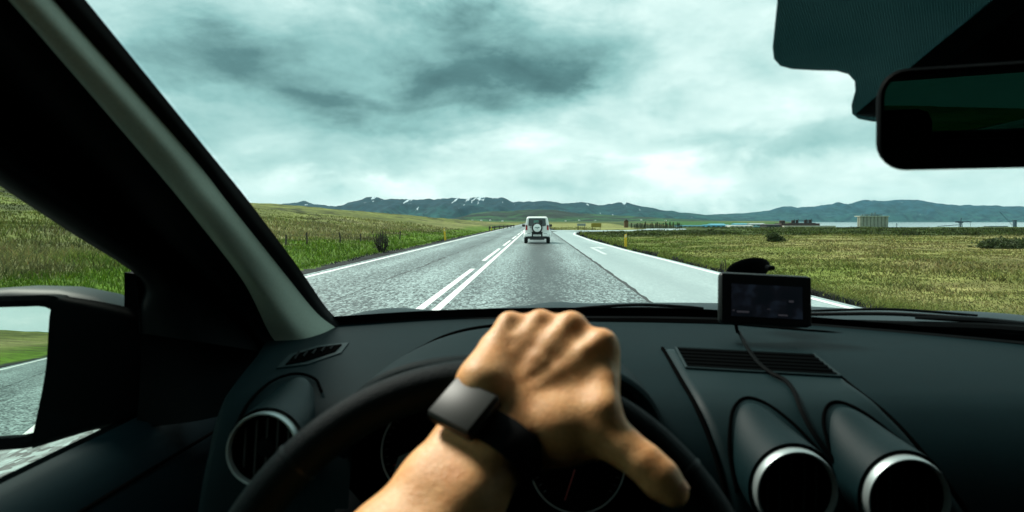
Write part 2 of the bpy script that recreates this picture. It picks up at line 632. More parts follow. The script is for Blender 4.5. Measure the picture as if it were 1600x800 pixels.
# ------------------------------------------------------------------ mountains
def mountain(name, ridge, dist, depth, seed, m, base=-22.0, rough=0.10, cols=520, rows=44):
    """A heightfield range: ridge heights measured along the skyline, valleys eroded by ridged noise."""
    px = np.array([p[0] for p in ridge], float); py = np.array([p[1] for p in ridge], float)
    u = np.linspace(px[0], px[-1], cols)
    top = EYE + (VY - np.interp(u, px, py)) / FPX * dist
    top = top + fbm(u / 14, u * 0, seed + 5, 5) * 0.085 * (top - base)
    fade = np.clip(np.minimum((u - px[0]), (px[-1] - u)) / 40, 0, 1)
    t = np.linspace(-1, 1, rows)
    U, T = np.meshgrid(u, t)
    Yd = dist + T * depth
    X = (U - VX) / FPX * dist + 0 * T
    H = np.interp(U, u, top) - base
    prof = np.clip(1 - np.abs(T), 0, 1)
    prof = prof ** 0.85
    e = np.abs(fbm(X / 900, Yd / 900, seed, 5)) * 2.0
    e2 = np.abs(fbm(X / 320, Yd / 420, seed + 9, 4)) * 2.0
    Z = base + H * np.clip(prof - (e * 0.72 + e2 * 0.34) * (1 - prof) * np.clip(prof * 4, 0, 1) * 1.1 + 0.0, 0, 1) * (fade * 0.9 + 0.1)
    V = np.stack([X, Yd, Z], -1).reshape(-1, 3)
    i, k = np.meshgrid(np.arange(rows - 1), np.arange(cols - 1), indexing='ij')
    F = np.stack([i * cols + k, i * cols + k + 1, (i + 1) * cols + k + 1, (i + 1) * cols + k], -1).reshape(-1, 4)
    o = mesh(name, V, F, m, smooth=True, angle=180)
    tag(o, kind='structure')
    return o


def mountain_mat(name, low, rock, z0, z1, snow=0.0, seed=0.0, snow_z=(200, 330)):
    m = bpy.data.materials.new(name); m.use_nodes = True
    nt = m.node_tree; N, L = nt.nodes, nt.links
    b = N['Principled BSDF']; b.inputs['Roughness'].default_value = 0.95; b.inputs['Specular IOR Level'].default_value = 0.1
    geo = N.new('ShaderNodeNewGeometry')
    sp = N.new('ShaderNodeSeparateXYZ'); L.new(geo.outputs['Position'], sp.inputs[0])

    def noise(scale, det, stretch=(1, 1, 1)):
        mp = N.new('ShaderNodeMapping'); mp.inputs['Scale'].default_value = stretch; mp.inputs['Location'].default_value = (seed, seed, 0)
        L.new(geo.outputs['Position'], mp.inputs[0])
        n = N.new('ShaderNodeTexNoise'); n.inputs['Scale'].default_value = scale; n.inputs['Detail'].default_value = det; n.inputs['Roughness'].default_value = 0.62
        L.new(mp.outputs[0], n.inputs['Vector'])
        return n.outputs['Fac']

    def mr(v, a, b_, c=0.0, d=1.0):
        n = N.new('ShaderNodeMapRange'); L.new(v, n.inputs['Value'])
        n.inputs['From Min'].default_value = a; n.inputs['From Max'].default_value = b_
        n.inputs['To Min'].default_value = c; n.inputs['To Max'].default_value = d
        return n.outputs[0]

    def add(a, b_, op='ADD'):
        n = N.new('ShaderNodeMath'); n.operation = op
        for s, v in zip(n.inputs, (a, b_)):
            if hasattr(v, 'is_output'): L.new(v, s)
            else: s.default_value = v
        return n.outputs[0]

    def mix(f, a, b_):
        n = N.new('ShaderNodeMix'); n.data_type = 'RGBA'
        L.new(f, n.inputs['Factor'])
        for s, v in ((n.inputs['A'], a), (n.inputs['B'], b_)):
            if hasattr(v, 'is_output'): L.new(v, s)
            else: s.default_value = (*v, 1)
        return n.outputs['Result']
    n1 = noise(0.0028, 8)
    n2 = noise(0.009, 7)
    hgt = add(sp.outputs[2], mr(n1, 0.3, 0.7, -130, 130))
    c = mix(mr(hgt, z0, z1), low, rock)
    c = mix(mr(n2, 0.42, 0.62), c, tuple(v * 0.45 for v in rock))
    if snow:
        sn = noise(0.0105, 7, (1.0, 0.10, 0.42))
        hs = mr(sp.outputs[2], snow_z[0], snow_z[1], 0.0, 0.09)
        f = mr(add(sn, hs), 0.77 - snow, 0.79 - snow)
        c = mix(f, c, (0.42, 0.50, 0.54))
    L.new(c, b.inputs['Base Color'])
    return m


FAR_RIDGE = [(-250, 322), (100, 320), (300, 321), (440, 318), (462, 316), (472, 315.5), (476, 313), (482, 317), (495, 319), (530, 322), (540, 319), (555, 312), (575, 308.5), (600, 309), (640, 311), (680, 311), (720, 309), (760, 307), (785, 308), (795, 311), (803, 315), (830, 314.5), (850, 312), (865, 314), (880, 316), (910, 315), (935, 319), (960, 317), (980, 314.5), (1000, 320), (1030, 327), (1070, 332), (1110, 337), (1150, 341), (1210, 345)]
PLATEAU = [(1020, 346), (1060, 341), (1110, 335), (1150, 333), (1190, 330), (1207, 326), (1222, 323), (1260, 322.5), (1300, 319), (1308, 316.5), (1316, 318), (1328, 317), (1345, 313), (1390, 312), (1432, 311.5), (1444, 313), (1460, 318), (1480, 319), (1520, 320.5), (1560, 322), (1600, 322.5), (1750, 325), (1900, 333), (2000, 344)]
FOOT = [(560, 347), (640, 345), (700, 342), (726, 338), (738, 333), (760, 331), (790, 329.5), (820, 328), (850, 327), (880, 329), (905, 333), (960, 336), (1010, 339), (1060, 342), (1110, 344), (1170, 347)]
mountain('mountain_range', FAR_RIDGE, 11000, 2600, 5, mountain_mat('far_rock', (0.012, 0.066, 0.060), (0.004, 0.026, 0.042), 60, 220, snow=0.095, seed=3.0))
mountain('plateau_mountain', PLATEAU, 12500, 2200, 17, mountain_mat('plateau_rock', (0.020, 0.072, 0.072), (0.014, 0.060, 0.088), 60, 260, snow=0.06, seed=9.0, snow_z=(300, 360)), base=-19)
mountain('foothill', FOOT, 5200, 1300, 29, mountain_mat('foothill_turf', (0.035, 0.095, 0.035), (0.026, 0.036, 0.026), 18, 62, seed=5.0), base=-8)


# ------------------------------------------------------------------ road
def asphalt(name, dark, light, grain, rough, spec, wear=None, contrast=1.0):
    m = bpy.data.materials.new(name); m.use_nodes = True
    nt = m.node_tree; N, L = nt.nodes, nt.links
    b = N['Principled BSDF']
    b.inputs['Specular IOR Level'].default_value = spec
    geo = N.new('ShaderNodeNewGeometry')
    vo = N.new('ShaderNodeTexVoronoi'); vo.inputs['Scale'].default_value = grain
    mv = N.new('ShaderNodeMapping'); mv.inputs['Scale'].default_value = (1, 0.38, 1)
    L.new(geo.outputs['Position'], mv.inputs[0]); L.new(mv.outputs[0], vo.inputs['Vector'])
    bw = N.new('ShaderNodeRGBToBW'); L.new(vo.outputs['Color'], bw.inputs[0])
    no = N.new('ShaderNodeTexNoise'); no.inputs['Scale'].default_value = grain * 0.28; no.inputs['Detail'].default_value = 9; no.inputs['Roughness'].default_value = 0.75
    L.new(mv.outputs[0], no.inputs['Vector'])
    big = N.new('ShaderNodeTexNoise'); big.inputs['Scale'].default_value = 0.55; big.inputs['Detail'].default_value = 6
    mp = N.new('ShaderNodeMapping'); mp.inputs['Scale'].default_value = (1.6, 0.18, 1)
    L.new(geo.outputs['Position'], mp.inputs[0]); L.new(mp.outputs[0], big.inputs['Vector'])

    def math_(op, a, c, cl=False):
        n = N.new('ShaderNodeMath'); n.operation = op; n.use_clamp = cl
        for s, v in zip(n.inputs, (a, c)):
            if hasattr(v, 'is_output'): L.new(v, s)
            else: s.default_value = v
        return n.outputs[0]
    f = math_('ADD', math_('MULTIPLY', bw.outputs[0], 0.75 * contrast), math_('MULTIPLY', math_('SUBTRACT', no.outputs['Fac'], 0.32), 1.25 * contrast))
    f = math_('ADD', f, math_('MULTIPLY', math_('SUBTRACT', big.outputs['Fac'], 0.5), 0.55))
    f = math_('SUBTRACT', f, 0.22)
    if wear:
        sp = N.new('ShaderNodeSeparateXYZ'); L.new(geo.outputs['Position'], sp.inputs[0])
        for (x0, wd, amt) in wear:     # worn, oil-stained strip down a lane
            d = math_('DIVIDE', math_('SUBTRACT', math_('ADD', sp.outputs[0], math_('MULTIPLY', math_('SUBTRACT', big.outputs['Fac'], 0.5), 0.7)), x0), wd)
            g = math_('POWER', 2.718, math_('MULTIPLY', math_('MULTIPLY', d, d), -1.0))
            f = math_('ADD', f, math_('MULTIPLY', g, amt))
    r = N.new('ShaderNodeValToRGB'); L.new(f, r.inputs[0])
    r.color_ramp.elements[0].position = 0.18; r.color_ramp.elements[0].color = (*dark, 1)
    r.color_ramp.elements[1].position = 0.80; r.color_ramp.elements[1].color = (*light, 1)
    L.new(r.outputs[0], b.inputs['Base Color'])
    rr = N.new('ShaderNodeMapRange'); L.new(f, rr.inputs['Value'])
    rr.inputs['To Min'].default_value = rough - 0.10; rr.inputs['To Max'].default_value = rough + 0.12
    L.new(rr.outputs[0], b.inputs['Roughness'])
    bp = N.new('ShaderNodeBump'); bp.inputs['Strength'].default_value = 0.8; bp.inputs['Distance'].default_value = 0.012
    L.new(f, bp.inputs['Height']); L.new(bp.outputs[0], b.inputs['Normal'])
    return m


ASPH = asphalt('coarse_asphalt', (0.020, 0.028, 0.029), (0.38, 0.49, 0.485), 31, 0.55, 0.5, wear=[(0.15, 0.50, -0.34), (-0.95, 0.35, 0.08), (1.3, 0.3, 0.07), (-3.6, 0.6, -0.10), (-4.8, 0.4, 0.05), (-2.6, 0.35, 0.05)])
SMOOTH = asphalt('smooth_asphalt', (0.25, 0.32, 0.32), (0.43, 0.53, 0.52), 40, 0.45, 0.5, wear=[(2.9, 0.5, -0.12), (2.35, 0.2, 0.06), (3.8, 0.3, 0.08)], contrast=0.9)
PAINT = mat('road_paint', (0.78, 0.80, 0.78), 0.6, var=0.12, vscale=9)
TAR = mat('tar', (0.012, 0.014, 0.014), 0.6, var=0.4, vscale=12)


def sheet(name, left, right, ys, z, m, parent=None, kind=None):
    """A ribbon between two curves of X over Y."""
    V, F = [], []
    for y in ys:
        V += [(left(y), y, z), (right(y), y, z)]
    for i in range(len(ys) - 1):
        F.append((2 * i, 2 * i + 1, 2 * i + 3, 2 * i + 2))
    o = mesh(name, V, F, m, parent)
    if kind: o['kind'] = kind
    return o


road = sheet('road', lambda y: -6.05, lambda y: 1.97 if y < 100 else 2.2, list(np.arange(-260, 700, 20)), 0.0, ASPH, kind='structure')
ys = list(np.arange(-260, 0, 20)) + list(np.arange(0, 89, 2.0))
turn = sheet('turn_lane', lambda y: 1.975, lambda y: float(road_right(y)) + 0.22, ys, 0.0, SMOOTH, kind='structure')
_sc = spline([(1.9, 96, -0.004), (9, 97, -0.004), (16, 101, -0.004), (21, 112, -0.004), (24, 128, -0.06), (26, 150, -0.3)], 8)
_sv = []
for _i, _p in enumerate(_sc):
    _t = _sc[min(_i + 1, len(_sc) - 1)] - _sc[max(_i - 1, 0)]; _t = _t / np.linalg.norm(_t)
    _n = np.array([-_t[1], _t[0], 0]); _hw = 8.0 - 4.6 * min(_i / 14, 1)
    _sv.append([_p + _n * _hw, _p - _n * _hw])
side = MB().loft(_sv).make('side_road', SMOOTH)
side['kind'] = 'structure'
ZM = 0.004
sheet('centre_line', lambda y: -1.64, lambda y: -1.50, list(np.arange(-120, 400, 20)), ZM, PAINT, road)
for k, (y0, y1) in enumerate([(-40, -31), (-26, -16.5), (-11.5, -2), (9.6, 19.9), (23.9, 34.4), (38.4, 48.6), (52.6, 63), (67, 77), (81, 91), (95, 105)]):
    sheet('lane_dash', lambda y: -1.92, lambda y: -1.78, [y0, y1], ZM, PAINT, road)
sheet('edge_line', lambda y: -5.80, lambda y: -5.66, list(np.arange(-200, 400, 20)), ZM, PAINT, road)
sheet('edge_line', lambda y: float(road_right(y)) - 0.07, lambda y: float(road_right(y)) + 0.06, list(np.arange(-120, 0, 20)) + list(np.arange(0, 86, 1.5)), ZM, PAINT, turn)
# right-turn arrow in the turn lane
ar = [(2.80, 28.4), (2.97, 28.4), (2.97, 35.0), (3.22, 34.9), (3.14, 33.6), (3.62, 35.4), (3.22, 37.0), (3.24, 36.0), (2.80, 36.1)]
mesh('turn_arrow', [(x, y, ZM) for x, y in ar], [tuple(range(len(ar)))], mat('worn_paint', (0.40, 0.47, 0.46), 0.7, col2=(0.58, 0.63, 0.62), vscale=6), turn)
sheet('joint_line', lambda y: 1.93 + 0.03 * float(vnoise(y * 1.3, 0.5, 3)), lambda y: 2.02 + 0.10 * float(vnoise(y * 2.3, 7.5, 4)), list(np.arange(2, 100, 0.5)), 0.003, TAR, road)


def crack(x_of_y, y0, y1, wd, seed):
    ys_ = list(np.arange(y0, y1, 0.16))
    def c(y): return x_of_y(y) + 0.10 * float(fbm(y * 0.9, 3.3, seed, 4))
    def h(y): return wd * max(0.12, 0.5 + 1.6 * float(fbm(y * 1.7, 9.1, seed + 3, 3)))
    sheet('crack', lambda y: c(y) - h(y), lambda y: c(y) + h(y), ys_, 0.003, TAR, road)


crack(lambda y: -3.55 + 0.008 * (y - 14), 9, 26, 0.035, 5)
crack(lambda y: -3.62 + 0.008 * (y - 14), 22, 60, 0.030, 15)
crack(lambda y: -3.75, -40, 4, 0.030, 25)


# ------------------------------------------------------------------ grass
def blades(name, pts, hgt, wid, lean, col, m):
    n = len(pts)
    th = rng.uniform(0, 2 * math.pi, n)
    ld = rng.uniform(0, 2 * math.pi, n)
    d = np.stack([np.cos(th), np.sin(th), 0 * th], -1) * (wid / 2)[:, None]
    L_ = np.stack([np.cos(ld), np.sin(ld), 0 * th], -1) * (lean * hgt)[:, None]
    up = np.array([0, 0, 1.0])
    p0 = pts - up * 0.03
    mid = pts + L_ * 0.35 + up * (hgt * 0.6)[:, None]
    tip = pts + L_ + up * hgt[:, None]
    V = np.stack([p0 - d, p0 + d, mid + d * 0.75, mid - d * 0.75, tip], 1).reshape(-1, 3)
    b = np.arange(n) * 5
    F = np.concatenate([np.stack([b, b + 1, b + 2], -1), np.stack([b, b + 2, b + 3], -1), np.stack([b + 3, b + 2, b + 4], -1)])
    o = mesh(name, V, F, m)
    set_colors(o, np.repeat(col, 5, axis=0))
    return tag(o, kind='stuff')


def build_grass():
    m = attr_mat('grass_blade', 0.8, None, 0, 0.2, translucent=0.42)
    # left bank
    n = 150000
    r = np.exp(rng.uniform(math.log(6.5), math.log(95), n)); a = rng.uniform(-1.25, -0.05, n)
    X, Y = np.sin(a) * r, np.cos(a) * r
    k = (X < -6.75 + 0.5 * vnoise(Y * 0.7, 0 * Y, 2)) & (X > -75)
    X, Y, r = X[k], Y[k], r[k]
    dl = -X - 6.3
    clump = fbm(X / 1.1, Y / 1.1, 61, 3)
    seed_heads = sstep(3.5, 7, dl) * sstep(22, 12, dl) * np.clip(0.45 + 1.6 * fbm(X / 14, Y / 14, 41, 4), 0, 1)
    h = (0.10 + 0.15 * np.clip(clump + 0.2, 0, 1) + 0.20 * seed_heads * rng.uniform(0.2, 1, len(X))) * sstep(0.3, 1.6, dl + 0.4) * np.where(dl > 20, 0.5, 1)
    C = plant_color(X, Y) * rng.uniform(0.6, 1.45, (len(X), 1)) * (1 + rng.uniform(-0.12, 0.12, (len(X), 3)))
    blades('grass', np.stack([X, Y, terrain_z(X, Y)], -1), h, np.clip(0.0013 * r, 0.010, 0.07), rng.uniform(0.3, 1.2, len(X)), np.clip(C, 0.004, 0.7), m)
    # right meadow: short matted turf with tussocks
    n = 190000
    r = np.exp(rng.uniform(math.log(7.0), math.log(150), n)); a = rng.uniform(0.0, 0.95, n)
    X, Y = np.sin(a) * r, np.cos(a) * r
    rr = road_right(Y)
    k = (X > rr + 0.55 + 0.4 * vnoise(Y * 0.8, 0 * Y, 12)) & ~((Y > 84) & (Y < 106) & (X < 13)) & ~((Y > 94) & (X < 31) & (X > 10))
    X, Y, r, rr = X[k], Y[k], r[k], rr[k]
    clump = fbm(X / 1.3, Y / 1.3, 81, 3) + 0.5 * fbm(X / 4.5, Y / 4.5, 87, 2)
    h = (0.035 + 0.13 * np.clip(clump + 0.0, 0, 1)) * rng.uniform(0.5, 1.4, len(X)) + 0.08 * sstep(3, 0.5, X - rr) + 0.30 * sstep(58, 68, Y) * np.clip(clump + 0.2, 0, 1)
    C = plant_color(X, Y) * rng.uniform(0.6, 1.45, (len(X), 1)) * (1 + rng.uniform(-0.12, 0.12, (len(X), 3))) * np.where(rng.uniform(size=len(X)) < 0.30 * np.clip(clump * 2 + 0.3, 0, 1), 0.5, 1.0)[:, None]
    blades('meadow_grass', np.stack([X, Y, terrain_z(X, Y)], -1), h, np.clip(0.0015 * r, 0.010, 0.10), rng.uniform(0.6, 2.2, len(X)), np.clip(C, 0.004, 0.7), m)


build_grass()


# ------------------------------------------------------------------ shrubs, posts and other small things in the fields
def gz(x, y):
    return float(terrain_z(np.array([x]), np.array([y]))[0])


LEAFM = attr_mat('shrub_leaf', 0.7, None, 0, 0.3, translucent=0.25)
TWIG = mat('twig_bark', (0.035, 0.028, 0.02), 0.9)


def leaf_cloud(name, c, rad, n, size, col, parent, squash=0.75, hollow=0.35, up=0.5):
    """Many small leaf faces spread through a lumpy volume."""
    c = np.array(c, float)
    v = rng.normal(size=(n * 3, 3)); v /= np.linalg.norm(v, axis=1)[:, None]
    q = rng.uniform(hollow, 1, n * 3) ** (1 / 2.2)
    lump = 1 + 0.75 * fbm(v[:, 0] * 2 + 5, v[:, 1] * 2 + v[:, 2] * 1.7, int(abs(c[0]) * 7) + 3, 3)
    keep = fbm(v[:, 0] * 4 + q * 2, v[:, 1] * 4 + v[:, 2] * 3, 31, 2) > -0.15
    p = v * (q * lump)[:, None] * np.array(rad)
    p = p[keep][:n]
    p = p[p[:, 2] > -rad[2] * 0.9] + c
    k = len(p)
    a = rng.normal(size=(k, 3)); a /= np.linalg.norm(a, axis=1)[:, None]
    b = np.cross(a, rng.normal(size=(k, 3))); b /= np.linalg.norm(b, axis=1)[:, None]
    s = size * rng.uniform(0.6, 1.4, k)[:, None]
    V = np.stack([p - a * s, p + b * s * 0.5, p + a * s, p - b * s * 0.5], 1).reshape(-1, 3)
    F = np.arange(k * 4).reshape(-1, 4)
    o = mesh(name, V, F, LEAFM, parent)
    set_colors(o, np.repeat(np.array(col) * rng.uniform(0.5, 1.6, (k, 1)), 4, axis=0))
    return o


def twig_shrub(x, y, h, label, name='shrub', leaves=260, ns=14, col=(0.05, 0.075, 0.02), spread=0.55):
    root = tag(empty(name, (x, y, gz(x, y))), label, 'shrub')
    z = gz(x, y) - 0.05
    for i in range(ns):
        a = rng.uniform(0, 2 * math.pi); t = rng.uniform(0.2, 1.0) * spread * h
        e = np.array([x + math.cos(a) * t, y + math.sin(a) * t, z + h * rng.uniform(0.7, 1.1)])
        b = np.array([x + math.cos(a) * 0.08, y + math.sin(a) * 0.08, z])
        mid = (b + e) / 2 + np.array([math.cos(a), math.sin(a), -0.3]) * 0.06 * h
        mb = MB().tube(spline([b, mid, e], 3), [0.03 * h * (1 - 0.13 * j) + 0.004 for j in range(7)], 5)
        for _ in range(3):
            q = b + (e - b) * rng.uniform(0.4, 0.9)
            mb.tube([q, q + np.array([rng.uniform(-.2, .2), rng.uniform(-.2, .2), rng.uniform(.1, .3)]) * h], [0.010 * h, 0.004 * h], 4)
        mb.make('twig', TWIG, root)
    if leaves:
        leaf_cloud('foliage', (x, y, z + h * 0.42), (h * 0.36, h * 0.36, h * 0.42), leaves, 0.045 * h, col, root)
    return root


twig_shrub(-7.15, 31.6, 0.95, 'twiggy dark shrub growing in the green verge beside the left edge of the road', leaves=420, ns=16, col=(0.03, 0.035, 0.014))


def mound(x, y, w, h, label, n=1500):
    root = tag(empty('bush', (x, y, gz(x, y))), label, 'bush')
    leaf_cloud('foliage', (x, y, gz(x, y) + h * 0.35), (w, w * 0.8, h * 0.7), n, 0.055 * h + 0.035, (0.042, 0.062, 0.020), root, hollow=0.2)
    MB().tube([(x, y, gz(x, y) - 0.1), (x, y, gz(x, y) + 0.3 * h)], [0.05, 0.03], 6).make('stem', TWIG, root)
    return root


mound(15.6, 44.5, 0.52, 0.50, 'small round dark bush alone in the meadow, straight above the sat nav')
mound(23.9, 35.0, 1.25, 0.50, 'wide low dark bush in the meadow below the boom crane', 3000)
mound(25.6, 35.9, 0.9, 0.42, 'low dark bush touching the wider bush at its right-hand end', 1800)
twig_shrub(5.55, 20.2, 0.40, 'thin dry weed stalks standing by the turn lane, left of the sat nav', leaves=40, ns=7, col=(0.09, 0.09, 0.03), spread=0.3)
twig_shrub(5.95, 19.4, 0.22, 'short dry weed standing in the meadow edge just left of the sat nav mount', leaves=20, ns=5, col=(0.09, 0.09, 0.03), spread=0.3)

YEL = mat('yellow_plastic', (0.72, 0.46, 0.015), 0.45, var=0.08, vscale=6)
REFL = mat('reflector', (0.75, 0.76, 0.74), 0.25)
CONC = mat('post_foot', (0.10, 0.10, 0.09), 0.9)


def marker_post(x, y, h, label, lean=0.0):
    z = gz(x, y) - 0.1
    root = tag(empty('marker_post', (x, y, z)), label, 'marker post', 'yellow roadside marker posts')
    a = np.array([x, y, z]); t = np.array([x - lean, y, z + h + 0.1])
    w = np.array([0.065, 0, 0])
    f = lambda p, s: [p - w * s + (0, -.03 * s, 0), p + w * s + (0, -.03 * s, 0), p + w * s + (0, .03 * s, 0), p - w * s + (0, .03 * s, 0)]
    cut = f(t, 1); cut[0] = cut[0] - (0, 0, .05); cut[3] = cut[3] - (0, 0, .05)
    mb = MB().loft([f(a, 1.1), f(a + (t - a) * 0.5, 1), cut], closed=True, cap=True)
    mb.make('post_body', YEL, root)
    c = a + (t - a) * 0.86
    MB().box(c + (0, -0.034, 0), (0.05, 0.006, 0.12), 0.002).make('reflector', REFL, root)
    MB().box((x, y, z + 0.05), (0.2, 0.12, 0.16), 0.02).make('foot', CONC, root)
    return root


marker_post(-6.62, 49.8, 0.90, 'yellow marker post leaning at the left edge of the road beyond the shrub', 0.10)
marker_post(5.05, 38.6, 0.80, 'upright yellow marker post on the right beside the turn lane')
marker_post(-6.5, 99, 0.70, 'small distant yellow marker post next to the dark guard rail', 0.03)

WOOD = mat('weathered_wood', (0.055, 0.045, 0.032), 0.9, var=0.3, vscale=20)


def build_fence():
    """A low wire fence along the left bank, half sunk in tall grass."""
    pts = [(-11.2, 30.5), (-11.1, 33.0), (-10.7, 37.2), (-10.3, 40.0), (-9.9, 43.5), (-9.7, 48.5)]
    x, y = pts[0]
    root = tag(empty('wire_fence', (x, y, gz(x, y))), 'low wire fence with short dark posts half hidden in pale tall grass', 'fence')
    tops = []
    for x, y in pts:
        z = gz(x, y)
        MB().tube([(x, y, z - 0.2), (x + 0.02, y, z + 0.25), (x + rng.uniform(-.05, .05), y, z + rng.uniform(0.48, 0.62))], [0.045, 0.042, 0.036], 7).make('post', WOOD, root)
        tops.append(np.array([x, y, z]))
    for h in (0.25, 0.45):
        MB().tube([t + (0, -0.05, h) for t in tops], 0.006, 4).make('wire', WOOD, root)


build_fence()


def build_guard_rail():
    z = 0.0
    root = tag(empty('guard_rail', (-6.6, 104, gz(-6.6, 104))), 'dark guard rail on posts where the left verge meets the far road', 'guard rail')
    A, B = np.array([-6.9, 100, 0.42]), np.array([-4.6, 140, 0.42])
    for k in range(7):
        p = A + (B - A) * k / 6
        MB().box((p[0], p[1] + 0.15, 0.15), (0.14, 0.12, 0.9), 0.01).make('post', WOOD, root)
    MB().prism([A + (0, 0, -.13), A + (0.03, 0, -.06), A + (-0.03, 0, 0), A + (0.03, 0, .06), A + (0, 0, .13), A + (-0.06, 0, .13), A + (-0.06, 0, -.13)], B - A).make('rail', WOOD, root)


build_guard_rail()


def build_low_sign():
    # yellow board on short legs with a grey board beside it, where the side road leaves
    x, y = 9.2, 104.8
    root = tag(empty('direction_sign', (x, y, gz(x, y))), 'low yellow board sign on short legs at the side road junction', 'sign')
    MB().box((x, y, 0.72), (1.55, 0.06, 0.62), 0.02).make('board', mat('sign_yellow', (0.26, 0.20, 0.02), 0.6), root)
    for dx in (-0.6, 0.6):
        MB().tube([(x + dx, y + 0.06, -0.2), (x + dx, y + 0.06, 0.9)], 0.04, 6).make('leg', WOOD, root)
    x, y = 6.9, 104.5
    root = tag(empty('direction_sign', (x, y, gz(x, y))), 'grey board sign on dark legs just left of the low yellow sign', 'sign')
    MB().box((x, y, 0.8), (1.3, 0.06, 0.35), 0.02).make('board', mat('sign_grey', (0.22, 0.24, 0.23), 0.6), root)
    for dx in (-0.5, 0.5):
        MB().tube([(x + dx, y + 0.06, -0.2), (x + dx, y + 0.06, 0.95)], 0.045, 6).make('leg', WOOD, root)
    x, y = 18.4, 140
    root = tag(empty('notice_hut', (x, y, gz(x, y))), 'small brown wooden hut with a pitched top at the left end of the sapling row', 'hut')
    z = gz(x, y)
    MB().box((x, y, z + 0.6), (0.8, 0.8, 1.3), 0.02).make('wall', mat('hut_brown', (0.13, 0.075, 0.035), 0.8), root)
    MB().prism([(x - 0.55, y - 0.5, z + 1.25), (x + 0.55, y - 0.5, z + 1.25), (x, y - 0.5, z + 1.65)], (0, 1.0, 0)).make('roof', WOOD, root)


build_low_sign()


def build_saplings():
    first = None
    for k in range(26):
        q = 0.140 + 0.0029 * k + rng.uniform(-0.0008, 0.0008)
        y = 128 + rng.uniform(-3, 5); x = q * y
        z = gz(x, y)
        h = rng.uniform(0.7, 1.35)
        if first is None:
            root = empty('sapling', (x, y, z)); tag(root, 'dark young conifer in the planted row beyond the meadow', 'sapling', 'row of dark saplings beyond the meadow')
            MB().tube([(x, y, z - 0.1), (x, y, z + 1.0)], [0.05, 0.01], 5).make('trunk', TWIG, root)
            V, n = [], 420
            hh = rng.uniform(0.05, 1.0, n); rr = (1.05 - hh) * 0.42 * rng.uniform(0.2, 1, n); aa = rng.uniform(0, 6.28, n)
            p = np.stack([x + rr * np.cos(aa), y + rr * np.sin(aa), z + hh], -1)
            d = np.stack([np.cos(aa), np.sin(aa), -0.4 + 0 * aa], -1) * 0.10
            s = np.stack([-np.sin(aa), np.cos(aa), 0 * aa], -1) * 0.035
            V = np.stack([p - s, p + s, p + d], 1).reshape(-1, 3)
            o = mesh('crown', V, np.arange(n * 3).reshape(-1, 3), LEAFM, root)
            set_colors(o, np.repeat(np.array([[0.022, 0.035, 0.013]]) * rng.uniform(0.5, 1.5, (n, 1)), 3, axis=0))
            first = root
        else:
            c = copy_tree(first)
            c.location = (x, y, z); c.scale = (h * 1.1, h * 1.1, h); c.rotation_euler.z = rng.uniform(0, 6)


build_saplings()


# ------------------------------------------------------------------ harbour buildings beyond the brow
def zpx(py, d):
    return EYE - (py - VY) / FPX * d


def hall(px0, px1, ptop, d, roof_m, wall_m, label, name='warehouse', depth=24, pitch=0.35, base=-12.0):
    x0, x1 = (px0 - VX) / FPX * d, (px1 - VX) / FPX * d
    zt = zpx(ptop, d); ze = zt - (zt - zpx(353, d)) * pitch
    root = tag(empty(name, ((x0 + x1) / 2, d, base)), label, 'building')
    w = x1 - x0
    MB().box(((x0 + x1) / 2, d + depth / 2, (base + ze) / 2), (w, depth, ze - base), 0.0).make('wall', wall_m, root)
    xm = [(x0 - 0.4, d - 0.4), (x1 + 0.4, d - 0.4)]
    MB().prism([(x0 - .4, d - .5, ze), (x0 - .4, d + depth / 2, zt), (x0 - .4, d + depth + .5, ze), (x0 - .4, d + depth + .5, ze - .3), (x0 - .4, d - .5, ze - .3)], (w + 0.8, 0, 0)).make('roof', roof_m, root)
    n = max(2, int(w / 5))
    for k in range(n):
        c = x0 + (k + 0.5) * w / n
        MB().box((c, d - 0.06, ze - 1.6), (w / n * 0.5, 0.12, 1.1)).make('window', mat('far_glass', (0.03, 0.05, 0.06), 0.2), root)
    return root


BLUE = mat('blue_roof', (0.06, 0.30, 0.42), 0.5, var=0.12, vscale=0.4)
PALEB = mat('pale_blue_wall', (0.20, 0.40, 0.46), 0.7)
WHITE_W = mat('white_wall', (0.70, 0.70, 0.64), 0.8, var=0.06, vscale=0.5)
GREYR = mat('grey_roof', (0.28, 0.32, 0.33), 0.6)
DARKW = mat('dark_shed', (0.02, 0.022, 0.024), 0.8)
BROWNW = mat('brown_wall', (0.045, 0.030, 0.026), 0.85, var=0.25, vscale=0.3)
hall(1060, 1103, 352, 820, BLUE, PALEB, 'long low pale blue warehouse at the left end of the harbour sheds')
hall(1104, 1141, 351.2, 810, BLUE, BLUE, 'deep blue warehouse standing left of the white shed')
hall(1112, 1134, 349.6, 900, BLUE, PALEB, 'small light blue shed rising behind the deep blue warehouse')
hall(1141, 1177, 352.0, 790, WHITE_W, WHITE_W, 'long low white shed between blue warehouse and dark shed')
hall(1150, 1172, 349.2, 905, BLUE, PALEB, 'blue gabled shed rising behind the middle of the white shed')
hall(1174, 1196, 348.8, 890, GREYR, PALEB, 'grey roofed shed left of the black shed')
hall(1198, 1220, 350.2, 780, DARKW, DARKW, 'black shed with low pitched roof left of the brown factory', pitch=0.5)


